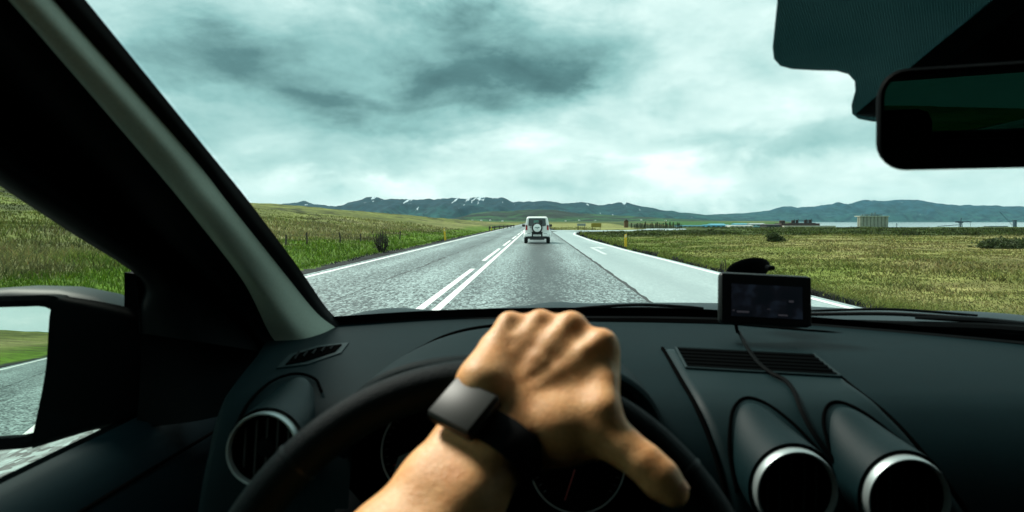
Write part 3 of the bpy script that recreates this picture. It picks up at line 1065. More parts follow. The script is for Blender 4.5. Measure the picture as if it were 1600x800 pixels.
def build_factory():
    d = 860
    x = lambda p: (p - VX) / FPX * d
    root = tag(empty('factory', (x(1251), d, -12)), 'brown factory with dark rooftop tanks and chimneys by the sea', 'building')
    MB().box((x(1251), d + 12, (-12 + zpx(349, d)) / 2), (x(1281) - x(1221), 24, zpx(349, d) + 12)).make('wall', BROWNW, root)
    MB().box((x(1262), d - 4, (-12 + zpx(352.5, d)) / 2), (x(1302) - x(1222), 6, zpx(352.5, d) + 12)).make('annex', mat('pale_wall', (0.42, 0.40, 0.34), 0.8), root)
    for p0, p1, pt in ((1222, 1231, 344.4), (1241, 1247, 344.5), (1248, 1252, 343.6), (1261, 1267, 344.2), (1268, 1273, 343.4)):
        w = x(p1) - x(p0)
        MB().lathe((x((p0 + p1) / 2), d + 10, zpx(350, d)), (0, 0, 1), [(w / 2, 0), (w / 2, zpx(pt, d) - zpx(350, d) - 0.4), (w / 2 * 0.8, zpx(pt, d) - zpx(350, d)), (0.01, zpx(pt, d) - zpx(350, d) + 0.1)], 12).make('tank', BROWNW, root)
    for p in (1244, 1250, 1263, 1271):
        MB().tube([(x(p), d + 6, zpx(349, d)), (x(p), d + 6, zpx(342, d))], 0.35, 6).make('chimney', DARKW, root)
    MB().box((x(1257), d + 8, zpx(344.0, d)), (x(1274) - x(1240), 1.0, 0.5)).make('gangway', DARKW, root)
    MB().box((x(1257), d + 8, zpx(348.8, d)), (x(1276) - x(1238), 10, 1.0)).make('roof', DARKW, root)


build_factory()


def build_silo():
    d = 760
    x = lambda p: (p - VX) / FPX * d
    root = tag(empty('grain_silo', (x(1365), d, -12)), 'grey block of round silos with machinery on the roof by the water', 'silo')
    M1 = mat('silo_concrete', (0.26, 0.27, 0.22), 0.85, var=0.12, vscale=0.3)
    zt = zpx(338.6, d)
    n = 8
    for row in range(2):
        for k in range(n):
            p = 1342.5 + 45 * (k + 0.5) / n
            r_ = (x(1387.5) - x(1342.5)) / n / 2 * 1.02
            MB().lathe((x(p), d + row * r_ * 2, -12), (0, 0, 1), [(r_, 0), (r_, zt + 12), (0.01, zt + 12.05)], 14).make('silo_cell', M1, root, smooth=True)
    M2 = mat('silo_gear', (0.10, 0.16, 0.17), 0.7)
    MB().box((x(1365), d + 4, zt + 0.45), (x(1388) - x(1342), 13, 0.9), 0.1).make('roof', mat('silo_cap', (0.40, 0.42, 0.36), 0.8), root)
    MB().box((x(1366), d + 3, zpx(335.6, d)), (x(1376) - x(1348), 2.2, 1.2), 0.1).make('conveyor', M2, root)
    for p, pt in ((1349, 335), (1357, 334.5), (1364, 333.0), (1369, 332.6), (1374, 335)):
        MB().box((x(p), d + 3, (zt + 0.8 + zpx(pt, d)) / 2), (1.6, 1.6, zpx(pt, d) - zt - 0.6), 0.1).make('machine_house', M2, root)


build_silo()


def build_cranes():
    d = 950
    x = lambda p: (p - VX) / FPX * d
    M2 = mat('crane_steel', (0.02, 0.05, 0.07), 0.6)
    root = tag(empty('harbour_crane', (x(1501), d, -16)), 'dark harbour crane with a wide horizontal jib against the bay', 'crane')
    for dx, dy in ((-2, -2), (2, -2), (2, 2), (-2, 2)):
        MB().tube([(x(1501) + dx, d + dy, -16), (x(1501) + dx * 0.5, d + dy * 0.5, zpx(348, d))], 0.5, 6).make('leg', M2, root)
    MB().box((x(1501), d, zpx(347.2, d)), (5, 4, 2.6), 0.2).make('cab', M2, root)
    MB().tube([(x(1494), d, zpx(346.3, d)), (x(1518), d, zpx(346.6, d))], 0.65, 6).make('jib', M2, root)
    MB().tube([(x(1501), d, zpx(347, d)), (x(1502), d, zpx(340.5, d))], [1.0, 0.7], 6).make('mast', M2, root)
    MB().tube([(x(1502), d, zpx(341, d)), (x(1516), d, zpx(346.4, d))], 0.2, 4).make('stay', M2, root)
    MB().box((x(1495.5), d, zpx(346.6, d)), (4.5, 3, 2.2), 0.2).make('counterweight', M2, root)
    MB().tube([(x(1516.5), d, zpx(346.4, d)), (x(1516.5), d, -16)], 0.25, 4).make('hoist_rope', M2, root)
    MB().tube([(x(1465), d, zpx(353.6, d)), (x(1498), d, zpx(351.3, d))], 0.5, 5).make('conveyor_arm', M2, root)
    root = tag(empty('harbour_crane', (x(1585), d, -16)), 'blue boom crane with a long slanting boom at the edge of the bay', 'crane')
    MB().box((x(1585.6), d, (-16 + zpx(344.5, d)) / 2), (3.6, 3.6, zpx(344.5, d) + 16), 0.3).make('tower', M2, root)
    MB().box((x(1585.6), d, zpx(344.2, d)), (4.4, 4.4, 0.9), 0.2).make('cab', M2, root)
    A, B = np.array([x(1583), d, zpx(353, d)]), np.array([x(1562), d, zpx(331, d)])
    for o_ in ((0.7, 0.5), (-0.7, 0.5), (0, -0.6)):
        MB().tube([A + (o_[0], o_[1], 0), B + (o_[0] * 0.3, o_[1] * 0.3, 0)], 0.16, 4).make('boom_chord', M2, root)
    MB().tube([B, (x(1585.6), d, zpx(344.5, d))], 0.09, 4).make('stay', M2, root)
    root = tag(empty('quay_building', (x(1562), d, -16)), 'low flat grey quay building left of the boom crane tower', 'building')
    MB().box((x(1562), d + 8, (-16 + zpx(353.4, d)) / 2), (x(1576) - x(1547), 12, zpx(353.4, d) + 16)).make('wall', mat('quay_grey', (0.10, 0.13, 0.13), 0.8), root)
    MB().box((x(1562), d + 8, zpx(353.2, d)), (x(1577) - x(1546), 12.6, 0.5)).make('roof', GREYR, root)
    root = tag(empty('quay_mast', (x(1401), 800, -14)), 'thin short mast on the shore right of the silos', 'mast')
    x8 = (1401 - VX) / FPX * 800
    MB().tube([(x8, 800, -14), (x8, 800, zpx(348.5, 800))], 0.3, 5).make('pole', M2, root)
    MB().tube([(x8 - 1.4, 800, zpx(352.5, 800)), (x8, 800, zpx(349, 800)), (x8 + 1.4, 800, zpx(352.5, 800))], 0.16, 4).make('stay', M2, root)


build_cranes()


def build_farms():
    first = None
    for px, py in ((738, 343.4), (752, 344.2), (766, 343.6), (785, 344.6), (884, 344.4), (905, 343.4), (930, 344.0), (1002, 343.0), (1040, 344)):
        d = 3600.0
        x, z = (px - VX) / FPX * d, zpx(py + 1.4, d)
        if first is None:
            root = tag(empty('farmhouse', (x, d, z)), 'tiny white farmhouse on the green plain below the far mountains', 'house', 'farmhouses scattered below the mountains')
            MB().box((x, d, z + 2), (8, 8, 4)).make('wall', WHITE_W, root)
            MB().prism([(x - 4.3, d - 4.2, z + 4), (x + 4.3, d - 4.2, z + 4), (x, d - 4.2, z + 6.6)], (0, 8.4, 0)).make('roof', GREYR, root)
            first = root
        else:
            c = copy_tree(first); c.location = (x, d, z); c.rotation_euler.z = rng.uniform(0, 3)


build_farms()


# ------------------------------------------------------------------ the white off-roader ahead
def build_jeep():
    x0, y0 = 0.05, 42.0
    root = tag(empty('off_road_car', (x0, y0, 0)), 'boxy white off-road car driving ahead with a spare wheel on its tailgate', 'car')
    WP = mat('white_car_paint', (0.90, 0.91, 0.89), 0.35, coat=0.6)
    BLK = mat('black_trim', (0.012, 0.013, 0.014), 0.6)
    TY = mat('tyre_rubber', (0.014, 0.014, 0.015), 0.85)
    GL = mat('car_glass', (0.010, 0.022, 0.022), 0.05, spec=0.8)
    RED = mat('red_lens', (0.45, 0.02, 0.025), 0.25)
    P = lambda x, y, z: np.array([x0 + x, y0 + y, z])
    # body: stations along the length, each a section from sill to waist
    def sec(y, w, zb, zt, r=0.07):
        pts = [(-w + r, zb), (w - r, zb), (w, zb + r), (w, zt - r), (w - r * .6, zt), (-w + r * .6, zt), (-w, zt - r), (-w, zb + r)]
        return [P(a, y, b) for a, b in pts]
    b = MB().loft([sec(0.02, 0.70, 0.50, 1.00), sec(0.06, 0.745, 0.44, 1.03), sec(0.5, 0.755, 0.42, 1.04), sec(2.1, 0.755, 0.42, 1.02), sec(3.1, 0.74, 0.42, 0.96), sec(3.35, 0.70, 0.48, 0.90)], closed=True, cap=True)
    # cabin with leaning sides
    def cab(y, wb, wt, zt, zb=1.0):
        return [P(-wb, y, zb), P(-wt - 0.01, y, zt - 0.07), P(-wt + 0.07, y, zt), P(wt - 0.07, y, zt), P(wt + 0.01, y, zt - 0.07), P(wb, y, zb)]
    b.loft([cab(0.05, 0.735, 0.615, 1.60), cab(0.14, 0.745, 0.63, 1.65), cab(1.3, 0.745, 0.64, 1.67), cab(1.75, 0.74, 0.61, 1.63), cab(2.3, 0.72, 0.66, 1.02, 0.98)], closed=True, cap=True)
    b.make('body', WP, root, smooth=True, angle=35)
    # wheel arch flares
    for sx in (-1, 1):
        for yc in (0.62, 2.75):
            mb = MB()
            pts = [P(sx * 0.775, yc + 0.42 * math.cos(a), 0.36 + 0.42 * math.sin(a)) for a in np.linspace(0.05, math.pi - 0.05, 14)]
            mb.tube(pts, 0.055, 8).make('wheel_arch', WP, root, smooth=True)
            wm = MB().lathe(P(sx * 0.70, yc, 0.335), (sx, 0, 0), [(0.12, -0.10), (0.31, -0.10), (0.335, -0.06), (0.335, 0.06), (0.31, 0.10), (0.22, 0.09)], 26)
            wo = wm.make('wheel', TY, root, smooth=True)
            MB().lathe(P(sx * 0.70, yc, 0.335), (sx, 0, 0), [(0.22, 0.08), (0.20, 0.06), (0.06, 0.07), (0.01, 0.08)], 18).make('rim', mat('alloy', (0.4, 0.41, 0.41), 0.35, metal=0.9), wo, smooth=True)
    # tailgate glass, rounded rectangle, leaning with the tailgate
    def rrect(w, h, r, n=4):
        out = []
        for cx, cz, a0 in ((w - r, h - r, 0), (-w + r, h - r, 90), (-w + r, -h + r, 180), (w - r, -h + r, 270)):
            for k in range(n + 1):
                a = R(a0 + 90 * k / n); out.append((cx + r * math.cos(a), cz + r * math.sin(a)))
        return out
    lean = lambda z: 0.05 * (z - 1.0) / 0.6
    fr = [P(a * (1 - 0.06 * (c + 0.24) / 0.48), 0.005 + lean(1.335 + c), 1.335 + c) for a, c in rrect(0.545, 0.245, 0.07)]
    MB().prism(fr, (0, 0.06, 0)).make('rear_window_frame', BLK, root)
    fr = [P(a * (1 - 0.06 * (c + 0.24) / 0.48), -0.004 + lean(1.335 + c), 1.335 + c) for a, c in rrect(0.515, 0.220, 0.06)]
    g = MB().prism(fr, (0, 0.03, 0)).make('rear_window', GL, root)
    MB().box(P(0.24, -0.006, 1.32), (0.17, 0.012, 0.24), 0.005).make('headrest', BLK, root)
    MB().box(P(-0.06, -0.007, 1.33), (0.30, 0.010, 0.20), 0.004).make('far_window', mat('seen_through', (0.10, 0.24, 0.20), 0.5), root)
    # spare wheel
    sp = MB().lathe(P(0.0, -0.12, 0.965), (0, -1, 0), [(0.16, -0.12), (0.30, -0.12), (0.33, -0.07), (0.33, 0.05), (0.30, 0.09), (0.235, 0.095)], 30).make('spare_wheel', TY, root, smooth=True)
    MB().lathe(P(0.0, -0.12, 0.965), (0, -1, 0), [(0.25, 0.08), (0.245, 0.105), (0.20, 0.12), (0.01, 0.125)], 30).make('wheel_cover', WP, sp, smooth=True)
    mk = MB()
    for k, (wx, hh) in enumerate(((-0.12, .06), (-0.07, .05), (-0.02, .06), (0.03, .05), (0.08, .06), (0.125, .05))):
        mk.box(P(wx, -0.246, 0.985), (0.035, 0.006, hh))
    mk.box(P(0, -0.246, 0.925), (0.05, 0.006, 0.035))
    mk.make('emblem', mat('emblem_green', (0.02, 0.13, 0.11), 0.5), sp)
    for sx in (-1, 1):
        lt = MB().box(P(sx * 0.655, 0.0, 0.985), (0.115, 0.06, 0.30), 0.015).make('tail_light', RED, root)
        MB().box(P(sx * 0.655, -0.022, 1.085), (0.10, 0.03, 0.09), 0.008).make('smoked_lens', BLK, lt)
        MB().box(P(sx * 0.50, -0.055, 0.60), (0.22, 0.05, 0.055), 0.01).make('bumper_lamp', BLK, root)
        mi = MB().box(P(sx * 0.86, 1.75, 1.10), (0.20, 0.09, 0.16), 0.03).make('door_mirror', BLK, root)
        MB().tube([P(sx * 0.73, 1.78, 1.06), P(sx * 0.80, 1.77, 1.08)], 0.025, 6).make('bracket', BLK, mi)
        sw = [P(sx * 0.757, 0.45, 1.07), P(sx * 0.757, 1.55, 1.07), P(sx * 0.668, 1.45, 1.55), P(sx * 0.668, 0.5, 1.55)]
        MB().prism(sw, (sx * 0.006, 0, 0)).make('side_window', GL, root)
        MB().tube([P(sx * 0.55, 0.4, 1.69), P(sx * 0.55, 1.5, 1.70)], 0.018, 6).make('roof_bar', BLK, root)
    MB().box(P(0, -0.02, 0.52), (1.46, 0.14, 0.20), 0.04).make('bumper', WP, root)
    MB().box(P(0, -0.05, 0.40), (1.20, 0.16, 0.09), 0.02).make('bumper_skirt', BLK, root)
    MB().box(P(0, -0.075, 0.58), (0.66, 0.08, 0.30), 0.02).make('plate_holder', BLK, root)
    pl = MB().box(P(0, -0.125, 0.50), (0.46, 0.014, 0.10), 0.004).make('number_plate', WP, root)
    mk = MB()
    for k in range(5):
        mk.box(P(-0.15 + k * 0.075, -0.134, 0.50), (0.035, 0.004, 0.05))
    mk.make('plate_characters', BLK, pl)
    MB().box(P(-0.36, -0.012, 1.02), (0.16, 0.03, 0.035), 0.008).make('door_handle', BLK, root)
    MB().box(P(0, 1.0, 0.30), (0.9, 2.6, 0.12), 0.02).make('underbody', BLK, root)
    MB().tube([P(-0.66, 0.62, 0.33), P(0.66, 0.62, 0.33)], 0.05, 8).make('axle', BLK, root)
    MB().tube([P(0.42, -0.02, 0.30), P(0.42, 0.5, 0.32)], 0.03, 8).make('exhaust', BLK, root)
    w = MB().tube([P(0.02, -0.02, 1.13), P(-0.20, -0.03, 1.2)], 0.012, 5).make('rear_wiper', BLK, root)


build_jeep()


# ------------------------------------------------------------------ our car: the cabin around the eye
car = tag(empty('car', (0.3, 0.6, 0.0)), 'dark interior of the car we sit in, with dashboard, steering wheel and windscreen', 'car')
DASH = mat('dash_plastic', (0.0015, 0.0086, 0.0104), 0.62, var=0.06, vscale=30, bump=0.25, bscale=900, spec=0.05)
DASH2 = mat('panel_plastic', (0.0024, 0.0122, 0.0142), 0.52, var=0.05, vscale=30, bump=0.18, bscale=1100, spec=0.11)
BLACK = mat('black_plastic', (0.0008, 0.0018, 0.0022), 0.65, bump=0.15, bscale=900, spec=0.035)
VOIDM = mat('vent_dark', (0.002, 0.002, 0.002), 0.9, spec=0.0)
RUBBER = mat('black_rubber', (0.003, 0.0035, 0.004), 0.75, spec=0.12)
LEATHER = mat('wheel_leather', (0.0014, 0.0056, 0.0072), 0.56, bump=0.5, bscale=700, spec=0.06)
SILVER = mat('satin_silver', (0.36, 0.42, 0.42), 0.42, metal=0.6, bump=0.05, bscale=600)
TRIM = mat('pillar_fabric', (0.25, 0.295, 0.25), 0.9, var=0.05, vscale=300, bump=0.3, bscale=1200, spec=0.2)
PAINT_CAR = mat('car_paint', (0.0045, 0.0140, 0.0180), 0.5, metal=0.0, coat=0.0, spec=0.16)
HEADL = mat('roof_lining', (0.012, 0.013, 0.013), 0.95, bump=0.3, bscale=900)
MIRROR = mat('mirror_silver', (0.86, 0.90, 0.88), 0.0, metal=1.0)
PANE = glass_mat('clear_glass', (0.95, 0.985, 0.965))
TINT = glass_mat('tinted_glass', (0.0022, 0.0125, 0.0085), 0.015)
DOORG = glass_mat('door_glass', (0.76, 0.84, 0.78), 0.02)
TINT2 = glass_mat('side_glass', (0.30, 0.36, 0.35))  # unseen passenger pane, tinted dark to hold side light out of the cabin

# --- dashboard: a profile swept across the car
FARX = [-0.60, -0.42, -0.35, -0.18, 0.0, 0.2, 0.34, 0.49, 0.62, 0.73, 0.90, 1.10]
FARY = [0.95, 1.12, 1.20, 1.27, 1.295, 1.295, 1.275, 1.20, 1.11, 1.02, 0.86, 0.64]


def far_y(x):
    return float(np.interp(x, FARX, FARY))


PROF = [(0.0, 1.216), (0.08, 1.2165), (0.25, 1.216), (0.45, 1.214), (0.62, 1.210), (0.74, 1.203), (0.84, 1.190)]
LIPY, LIPZ = 0.800, 1.1970


FACE = spline([(LIPY + 0.03, LIPZ + .0055, 0), (LIPY, LIPZ, 0), (0.765, 1.184, 0), (0.730, 1.154, 0), (0.702, 1.105, 0), (0.686, 1.04, 0), (0.675, 0.95, 0), (0.668, 0.85, 0)], 8)[8:]


def dash_pt(x, t):
    """t 0..1 runs over the top from the glass to the lip, 1..2 down the face towards the knees."""
    fy = far_y(x)
    if t <= 1:
        y = fy + (LIPY - fy) * t
        z = 1.2165 - 0.0195 * max(0.0, (1.25 - y) / 0.45) ** 4
        z += 0.006 * math.exp(-((x + 0.02) / 0.16) ** 2) * math.sin(math.pi * min(t, 1))
        return np.array([x, y, z])
    s = t - 1
    pts = FACE
    k = s * (len(pts) - 1)
    i = min(int(k), len(pts) - 2)
    p = pts[i] + (pts[i + 1] - pts[i]) * (k - i)
    return np.array([x, p[0], p[1]])


def dash_n(x, t):
    e = 0.01
    a = dash_pt(x + e, t) - dash_pt(x - e, t)
    b = dash_pt(x, min(t + e, 2)) - dash_pt(x, t - e)
    n = np.cross(b, a); n /= np.linalg.norm(n)
    return n if n[2] > 0 or n[1] < 0 and n[2] > -0.2 else -n


def dash_xt(px, py):
    """Where the ray through pixel (px, py) meets the dashboard, as (x, t)."""
    lo, hi = 0.0, 2.0
    q = (py - VY) / FPX; r_ = (px - VX) / FPX
    best, bt = 1e9, 0
    ts = np.linspace(0, 1.99, 120)
    for _pass in range(2):
        for t in ts:
            x = 0.1
            for _ in range(3):
                x = r_ * dash_pt(x, t)[1]
            p = dash_pt(x, t)
            e = abs((EYE - p[2]) / p[1] - q)
            if e < best:
                best, bt, bx = e, t, x
        ts = np.linspace(max(0, bt - 0.018), min(1.99, bt + 0.018), 24)
    return bx, bt


def build_dash():
    xs = np.linspace(-0.47, 1.12, 90)
    ts = np.concatenate([np.linspace(0, 1, 26), np.linspace(1.04, 2, 30)])
    rows = []
    for f in np.linspace(0, 1, 110):
        row = []
        for t in ts:
            xl = float(np.interp(t, [0, 0.35, 0.6, 1.0, 1.3, 2.0], [-0.43, -0.405, -0.385, -0.36, -0.345, -0.33]))
            row.append(dash_pt(xl + (1.12 - xl) * f, t))
        if f == 0:     # rounded outer cheek of the dashboard
            for dx, dz in ((-0.012, -0.25), (-0.011, -0.06), (-0.0085, -0.012), (-0.004, -0.003)):
                rows.append([p + (dx, -dz * 0.1, dz) for p in row])
        rows.append(row)
    d = MB().loft(rows)
    def hole(f):
        c = sum(np.array(d.V[i]) for i in f) / len(f)
        return abs(c[0] + 0.037) < 0.163 and c[1] < LIPY and 1.0 < c[2]
    d.F = [f for f in d.F if not hole(f)]
    return d.make('dashboard', DASH, car, smooth=True, angle=180)


dash = build_dash()


def on_dash(pxs, lift=0.0, n=1):
    out = []
    for px, py in pxs:
        x, t = dash_xt(px, py)
        out.append(dash_pt(x, t) + dash_n(x, t) * lift)
    return out


def seam(name, pxs, r=0.0022, m=None, parent=None, lift=0.0):
    P = spline(on_dash(pxs, lift), 6)
    return MB().tube(P, r, 6).make(name, m or VOIDM, parent or dash, smooth=True, angle=180)


# --- windscreen, its black border and the cowl
GB = [(-0.352, 1.20, 1.228), (-0.18, 1.285, 1.228), (0.0, 1.318, 1.228), (0.2, 1.318, 1.228), (0.34, 1.295, 1.227), (0.49, 1.22, 1.224), (0.62, 1.13, 1.222), (0.73, 1.04, 1.222), (0.90, 0.875, 1.22), (1.06, 0.70, 1.22)]
GT = [(-0.415, 0.615, 1.605), (-0.22, 0.655, 1.607), (0.0, 0.68, 1.608), (0.2, 0.688, 1.608), (0.37, 0.685, 1.608), (0.55, 0.665, 1.607), (0.70, 0.635, 1.606), (0.83, 0.60, 1.606), (0.97, 0.54, 1.605), (1.10, 0.45, 1.603)]


def glass_pt(u, v, out=0.0):
    """u across 0..1, v from the base 0 to the header 1; out = metres outside the pane."""
    A, B = GLB, GLT
    k = u * (len(A) - 1); i = min(int(k), len(A) - 2); f = k - i
    a = A[i] + (A[i + 1] - A[i]) * f; b = B[i] + (B[i + 1] - B[i]) * f
    bulge = 0.014 * math.sin(math.pi * v)
    return a + (b - a) * v + np.array([0, 0.55, 0.83]) * (bulge + out)


GLB, GLT = spline(GB, 6), spline(GT, 6)
GLT = [a + (b - a) * 1.16 for a, b in zip(GLB, GLT)]
MB().loft([[glass_pt(u, v) for u in np.linspace(0, 1, 55)] for v in np.linspace(-0.02, 1.0, 16)]).make('windscreen', PANE, car, smooth=True, angle=180)


def glass_uv(px, py):
    q, r_ = (EYE * 0 - (py - VY)) / FPX, (px - VX) / FPX
    u, v = 0.5, 0.5
    for _ in range(60):
        p = glass_pt(u, v)
        eu, ev = p[0] - r_ * p[1], (p[2] - EYE) - q * p[1]
        u -= eu * 0.45; v -= ev * 0.9
        u = min(max(u, 0), 1); v = min(max(v, -0.1), 1.2)
    return u, v


# black printed border along the bottom of the glass, with the gap to the dashboard behind it
MB().loft([[glass_pt(u, v, -0.004) for u in np.linspace(0, 1, 70)] for v in (-0.10, 0.005, 0.020)]).make('glass_border', RUBBER, car, smooth=True)
rows = []
for x in np.linspace(-0.40, 1.05, 50):
    fy = far_y(x)
    rows.append([np.array([x, fy - 0.006, 1.2165]), np.array([x, fy - 0.002, 1.219]), np.array([x, fy + 0.008, 1.219]), np.array([x, fy + 0.02, 1.205])])
MB().loft(rows).make('dash_edge_strip', BLACK, car, smooth=True)
MB().loft([[glass_pt(u, v, 0.012) + np.array([0, o, z]) for u in np.linspace(0, 1, 50)] for v, o, z in ((-0.06, -0.01, -0.005), (-0.05, 0.03, -0.004), (-0.06, 0.09, -0.012), (-0.10, 0.13, -0.03), (-0.3, 0.15, -0.05))]).make('cowl', BLACK, car, smooth=True, angle=60)


def build_bonnet():
    rows = []
    for v in np.linspace(0, 1, 26):
        row = []
        for x in np.linspace(-0.52, 1.22, 60):
            c = 0.35
            base = 1.45 - 0.30 * abs((x - c) / 0.85) ** 2.4
            y = base + v * 1.0
            z = 1.177 - 0.02 * ((x - c) / 0.8) ** 2
            z += 0.027 * math.exp(-((x + 0.38) / 0.10) ** 2) + 0.020 * math.exp(-((x - 1.10) / 0.13) ** 2)
            z += 0.008 * math.exp(-((x - 0.05) / 0.06) ** 2)
            z += 0.010 * math.sin(min(v * 2.6, 1) * math.pi / 2) - 0.19 * max(v - 0.25, 0) ** 1.6
            row.append((x, y, z))
        rows.append(row)
    MB().loft(rows).make('bonnet', PAINT_CAR, car, smooth=True, angle=180)


build_bonnet()


def build_wipers():
    def wiper(p0, p1, arm0, arm1, r):
        A, B = np.array(p0), np.array(p1)
        w = MB().tube([arm0, (np.array(arm0) * 0.5 + np.array(arm1) * 0.5) + (0, 0, 0.004), arm1], [0.010, 0.009, 0.005], 8, flat=0.6).make('wiper', BLACK, car, smooth=True)
        MB().tube(spline([A, (A + B) / 2 + (0, 0, 0.005), B], 6), r, 6).make('wiper_blade', RUBBER, w, smooth=True)
        MB().tube(spline([A + (0, 0.004, 0.006), (A + B) / 2 + (0, 0.004, 0.013), B + (0, 0.004, 0.006)], 6), [0.002] + [r * 0.7] * 11 + [0.002], 6).make('blade_spine', BLACK, w, smooth=True)
        return w
    wiper(W(900, 487, 1.39), W(1100, 486.5, 1.37), W(1112, 496, 1.38), W(1000, 481.8, 1.38), 0.0045)
    wiper(W(1268, 491, 1.33), W(1530, 499, 1.17), W(1660, 514, 1.10), W(1430, 496, 1.22), 0.0035)
    MB().tube(spline([W(1262, 504, 1.34), W(1400, 508, 1.24), W(1540, 512, 1.15), W(1680, 522, 1.06)], 5), 0.008, 8).make('wiper_arm', BLACK, car, smooth=True)


build_wipers()

# defroster slots along the far edge of the dashboard
for k, (dy) in enumerate((0.024, 0.042, 0.060)):
    x1 = 0.40 + 0.05 * k
    P = [np.array([x, far_y(x) - dy - 0.02 * sstep(0.30, 0.46, x), 1.2178]) for x in np.linspace(0.06, x1, 18)]
    MB().tube(P, [0.0005] + [0.0042] * 16 + [0.0005], 6, flat=0.35).make('defroster_slot', VOIDM, dash, smooth=True)
MB().box(W(636, 503.5, 1.25) + (0, 0, 0.002), (0.020, 0.006, 0.003), 0.001).make('chassis_number_plate', SILVER, dash)


# --- left side: pillar, seal, door, sail panel, mirror
def pil(rows, D, name, m, sub=2):
    P = [[W(*p) for p in r] for r in rows]
    n = len(P[0])
    cols = [spline([P[i][k] for i in range(len(P))], 5) for k in range(n)]
    dense = [spline([cols[k][i] for k in range(n)], 5) for i in range(len(cols[0]))]
    return MB().loft(dense).make(name, m, car, smooth=True, angle=180)


L0 = [(-60, -240, .50), (134, 0, .62), (326, 237, .82), (390, 316, .90), (468, 420, 1.06), (508, 478, 1.16), (531, 503, 1.215)]
L1 = [(-115, -225, .475), (84, 0, .60), (294, 237, .80), (363, 325, .875), (442, 424, 1.03), (494, 488, 1.13), (527, 514, 1.18)]
L2 = [(-165, -210, .425), (36, 14, .555), (238, 247, .752), (316, 338, .825), (400, 440, .962), (455, 512, 1.04), (482, 538, 1.075)]
L3 = [(-225, -180, .43), (-30, 45, .565), (166, 262, .762), (250, 350, .845), (342, 445, .965), (396, 522, 1.03), (434, 553, 1.04)]
L4 = [(-340, -60, .475), (-140, 110, .605), (20, 230, .735), (170, 335, .87), (290, 420, 1.02), (370, 480, 1.08), (410, 549, 1.05)]
def _mix(a, b, f, dd=0.0):
    p = np.array(a) * (1 - f) + np.array(b) * f
    return (p[0], p[1], p[2] + dd)


# pillar trim: fabric strip next to the glass, its shaded side coloured black
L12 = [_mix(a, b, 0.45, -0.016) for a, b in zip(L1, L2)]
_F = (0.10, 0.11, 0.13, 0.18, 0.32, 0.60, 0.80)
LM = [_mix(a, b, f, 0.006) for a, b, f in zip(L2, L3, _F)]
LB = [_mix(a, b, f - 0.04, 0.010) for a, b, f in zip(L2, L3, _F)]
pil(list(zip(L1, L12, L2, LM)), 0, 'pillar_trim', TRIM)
pil(list(zip(LB, _L := [_mix(a, b, (1 + f) / 2, 0.0) for a, b, f in zip(L2, L3, _F)], L3, L4)), 0, 'pillar_shaded_side', BLACK)
pil([(a, tuple((np.array(a) * .5 + np.array(b) * .5) + (0, 0, -.006)), b) for a, b in zip(L0, L1)], 0, 'pillar_seal', RUBBER)
# outer skin of the pillar, so that it has depth from outside
pil([(a, (a[0] - 60, a[1] + 20, a[2] + 0.05), (d[0] - 10, d[1] - 4, d[2] + 0.04), d) for a, d in zip(L0, L4)], 0, 'pillar_skin', PAINT_CAR)
# door frame between pillar and side window, bulged inward to shade the pillar
DW = [(-460, 30, .47), (-250, 118, .55), (0, 291, .713), (108, 362, .83), (217, 434, .96), (217, 480, .96), (217, 520, .96)]
def _fr(a, b, f, near):
    p = np.array(a) * (1 - f) + np.array(b) * f
    return (p[0], p[1], p[2] - near * (0.6 + 0.5 * p[2]))


pil([(a, _fr(a, b, 0.10, .045), _fr(a, b, 0.45, .070), _fr(a, b, 0.85, .045), b) for a, b in zip(L4, DW)], 0, 'door_frame', BLACK)
MB().tube(spline([W(*p) + (0.004, -0.004, 0) for p in L4], 6), 0.007, 8).make('door_seal', RUBBER, car, smooth=True)
_top = spline([W(213, 428, .955), W(262, 424, 1.00), W(318, 440, 1.04), W(372, 478, 1.085), W(418, 550, 1.045)], 6)
_bot = spline([W(213, 668, .945), W(262, 664, .935), W(318, 656, .93), W(372, 640, .94), W(412, 610, .97)], 6)
_bk = [[p + np.array([-0.035, 0.03, 0]) for p in q] for q in (_top, _bot)]
_rows = [_bk[0]] + [[a + (b - a) * f + np.array([0.006 * math.sin(math.pi * f), 0, 0]) for a, b in zip(_top, _bot)] for f in np.linspace(0, 1, 10)] + [_bk[1], _bk[0]]
MB().loft(_rows).make('sail_panel', BLACK, car, smooth=True, angle=50)


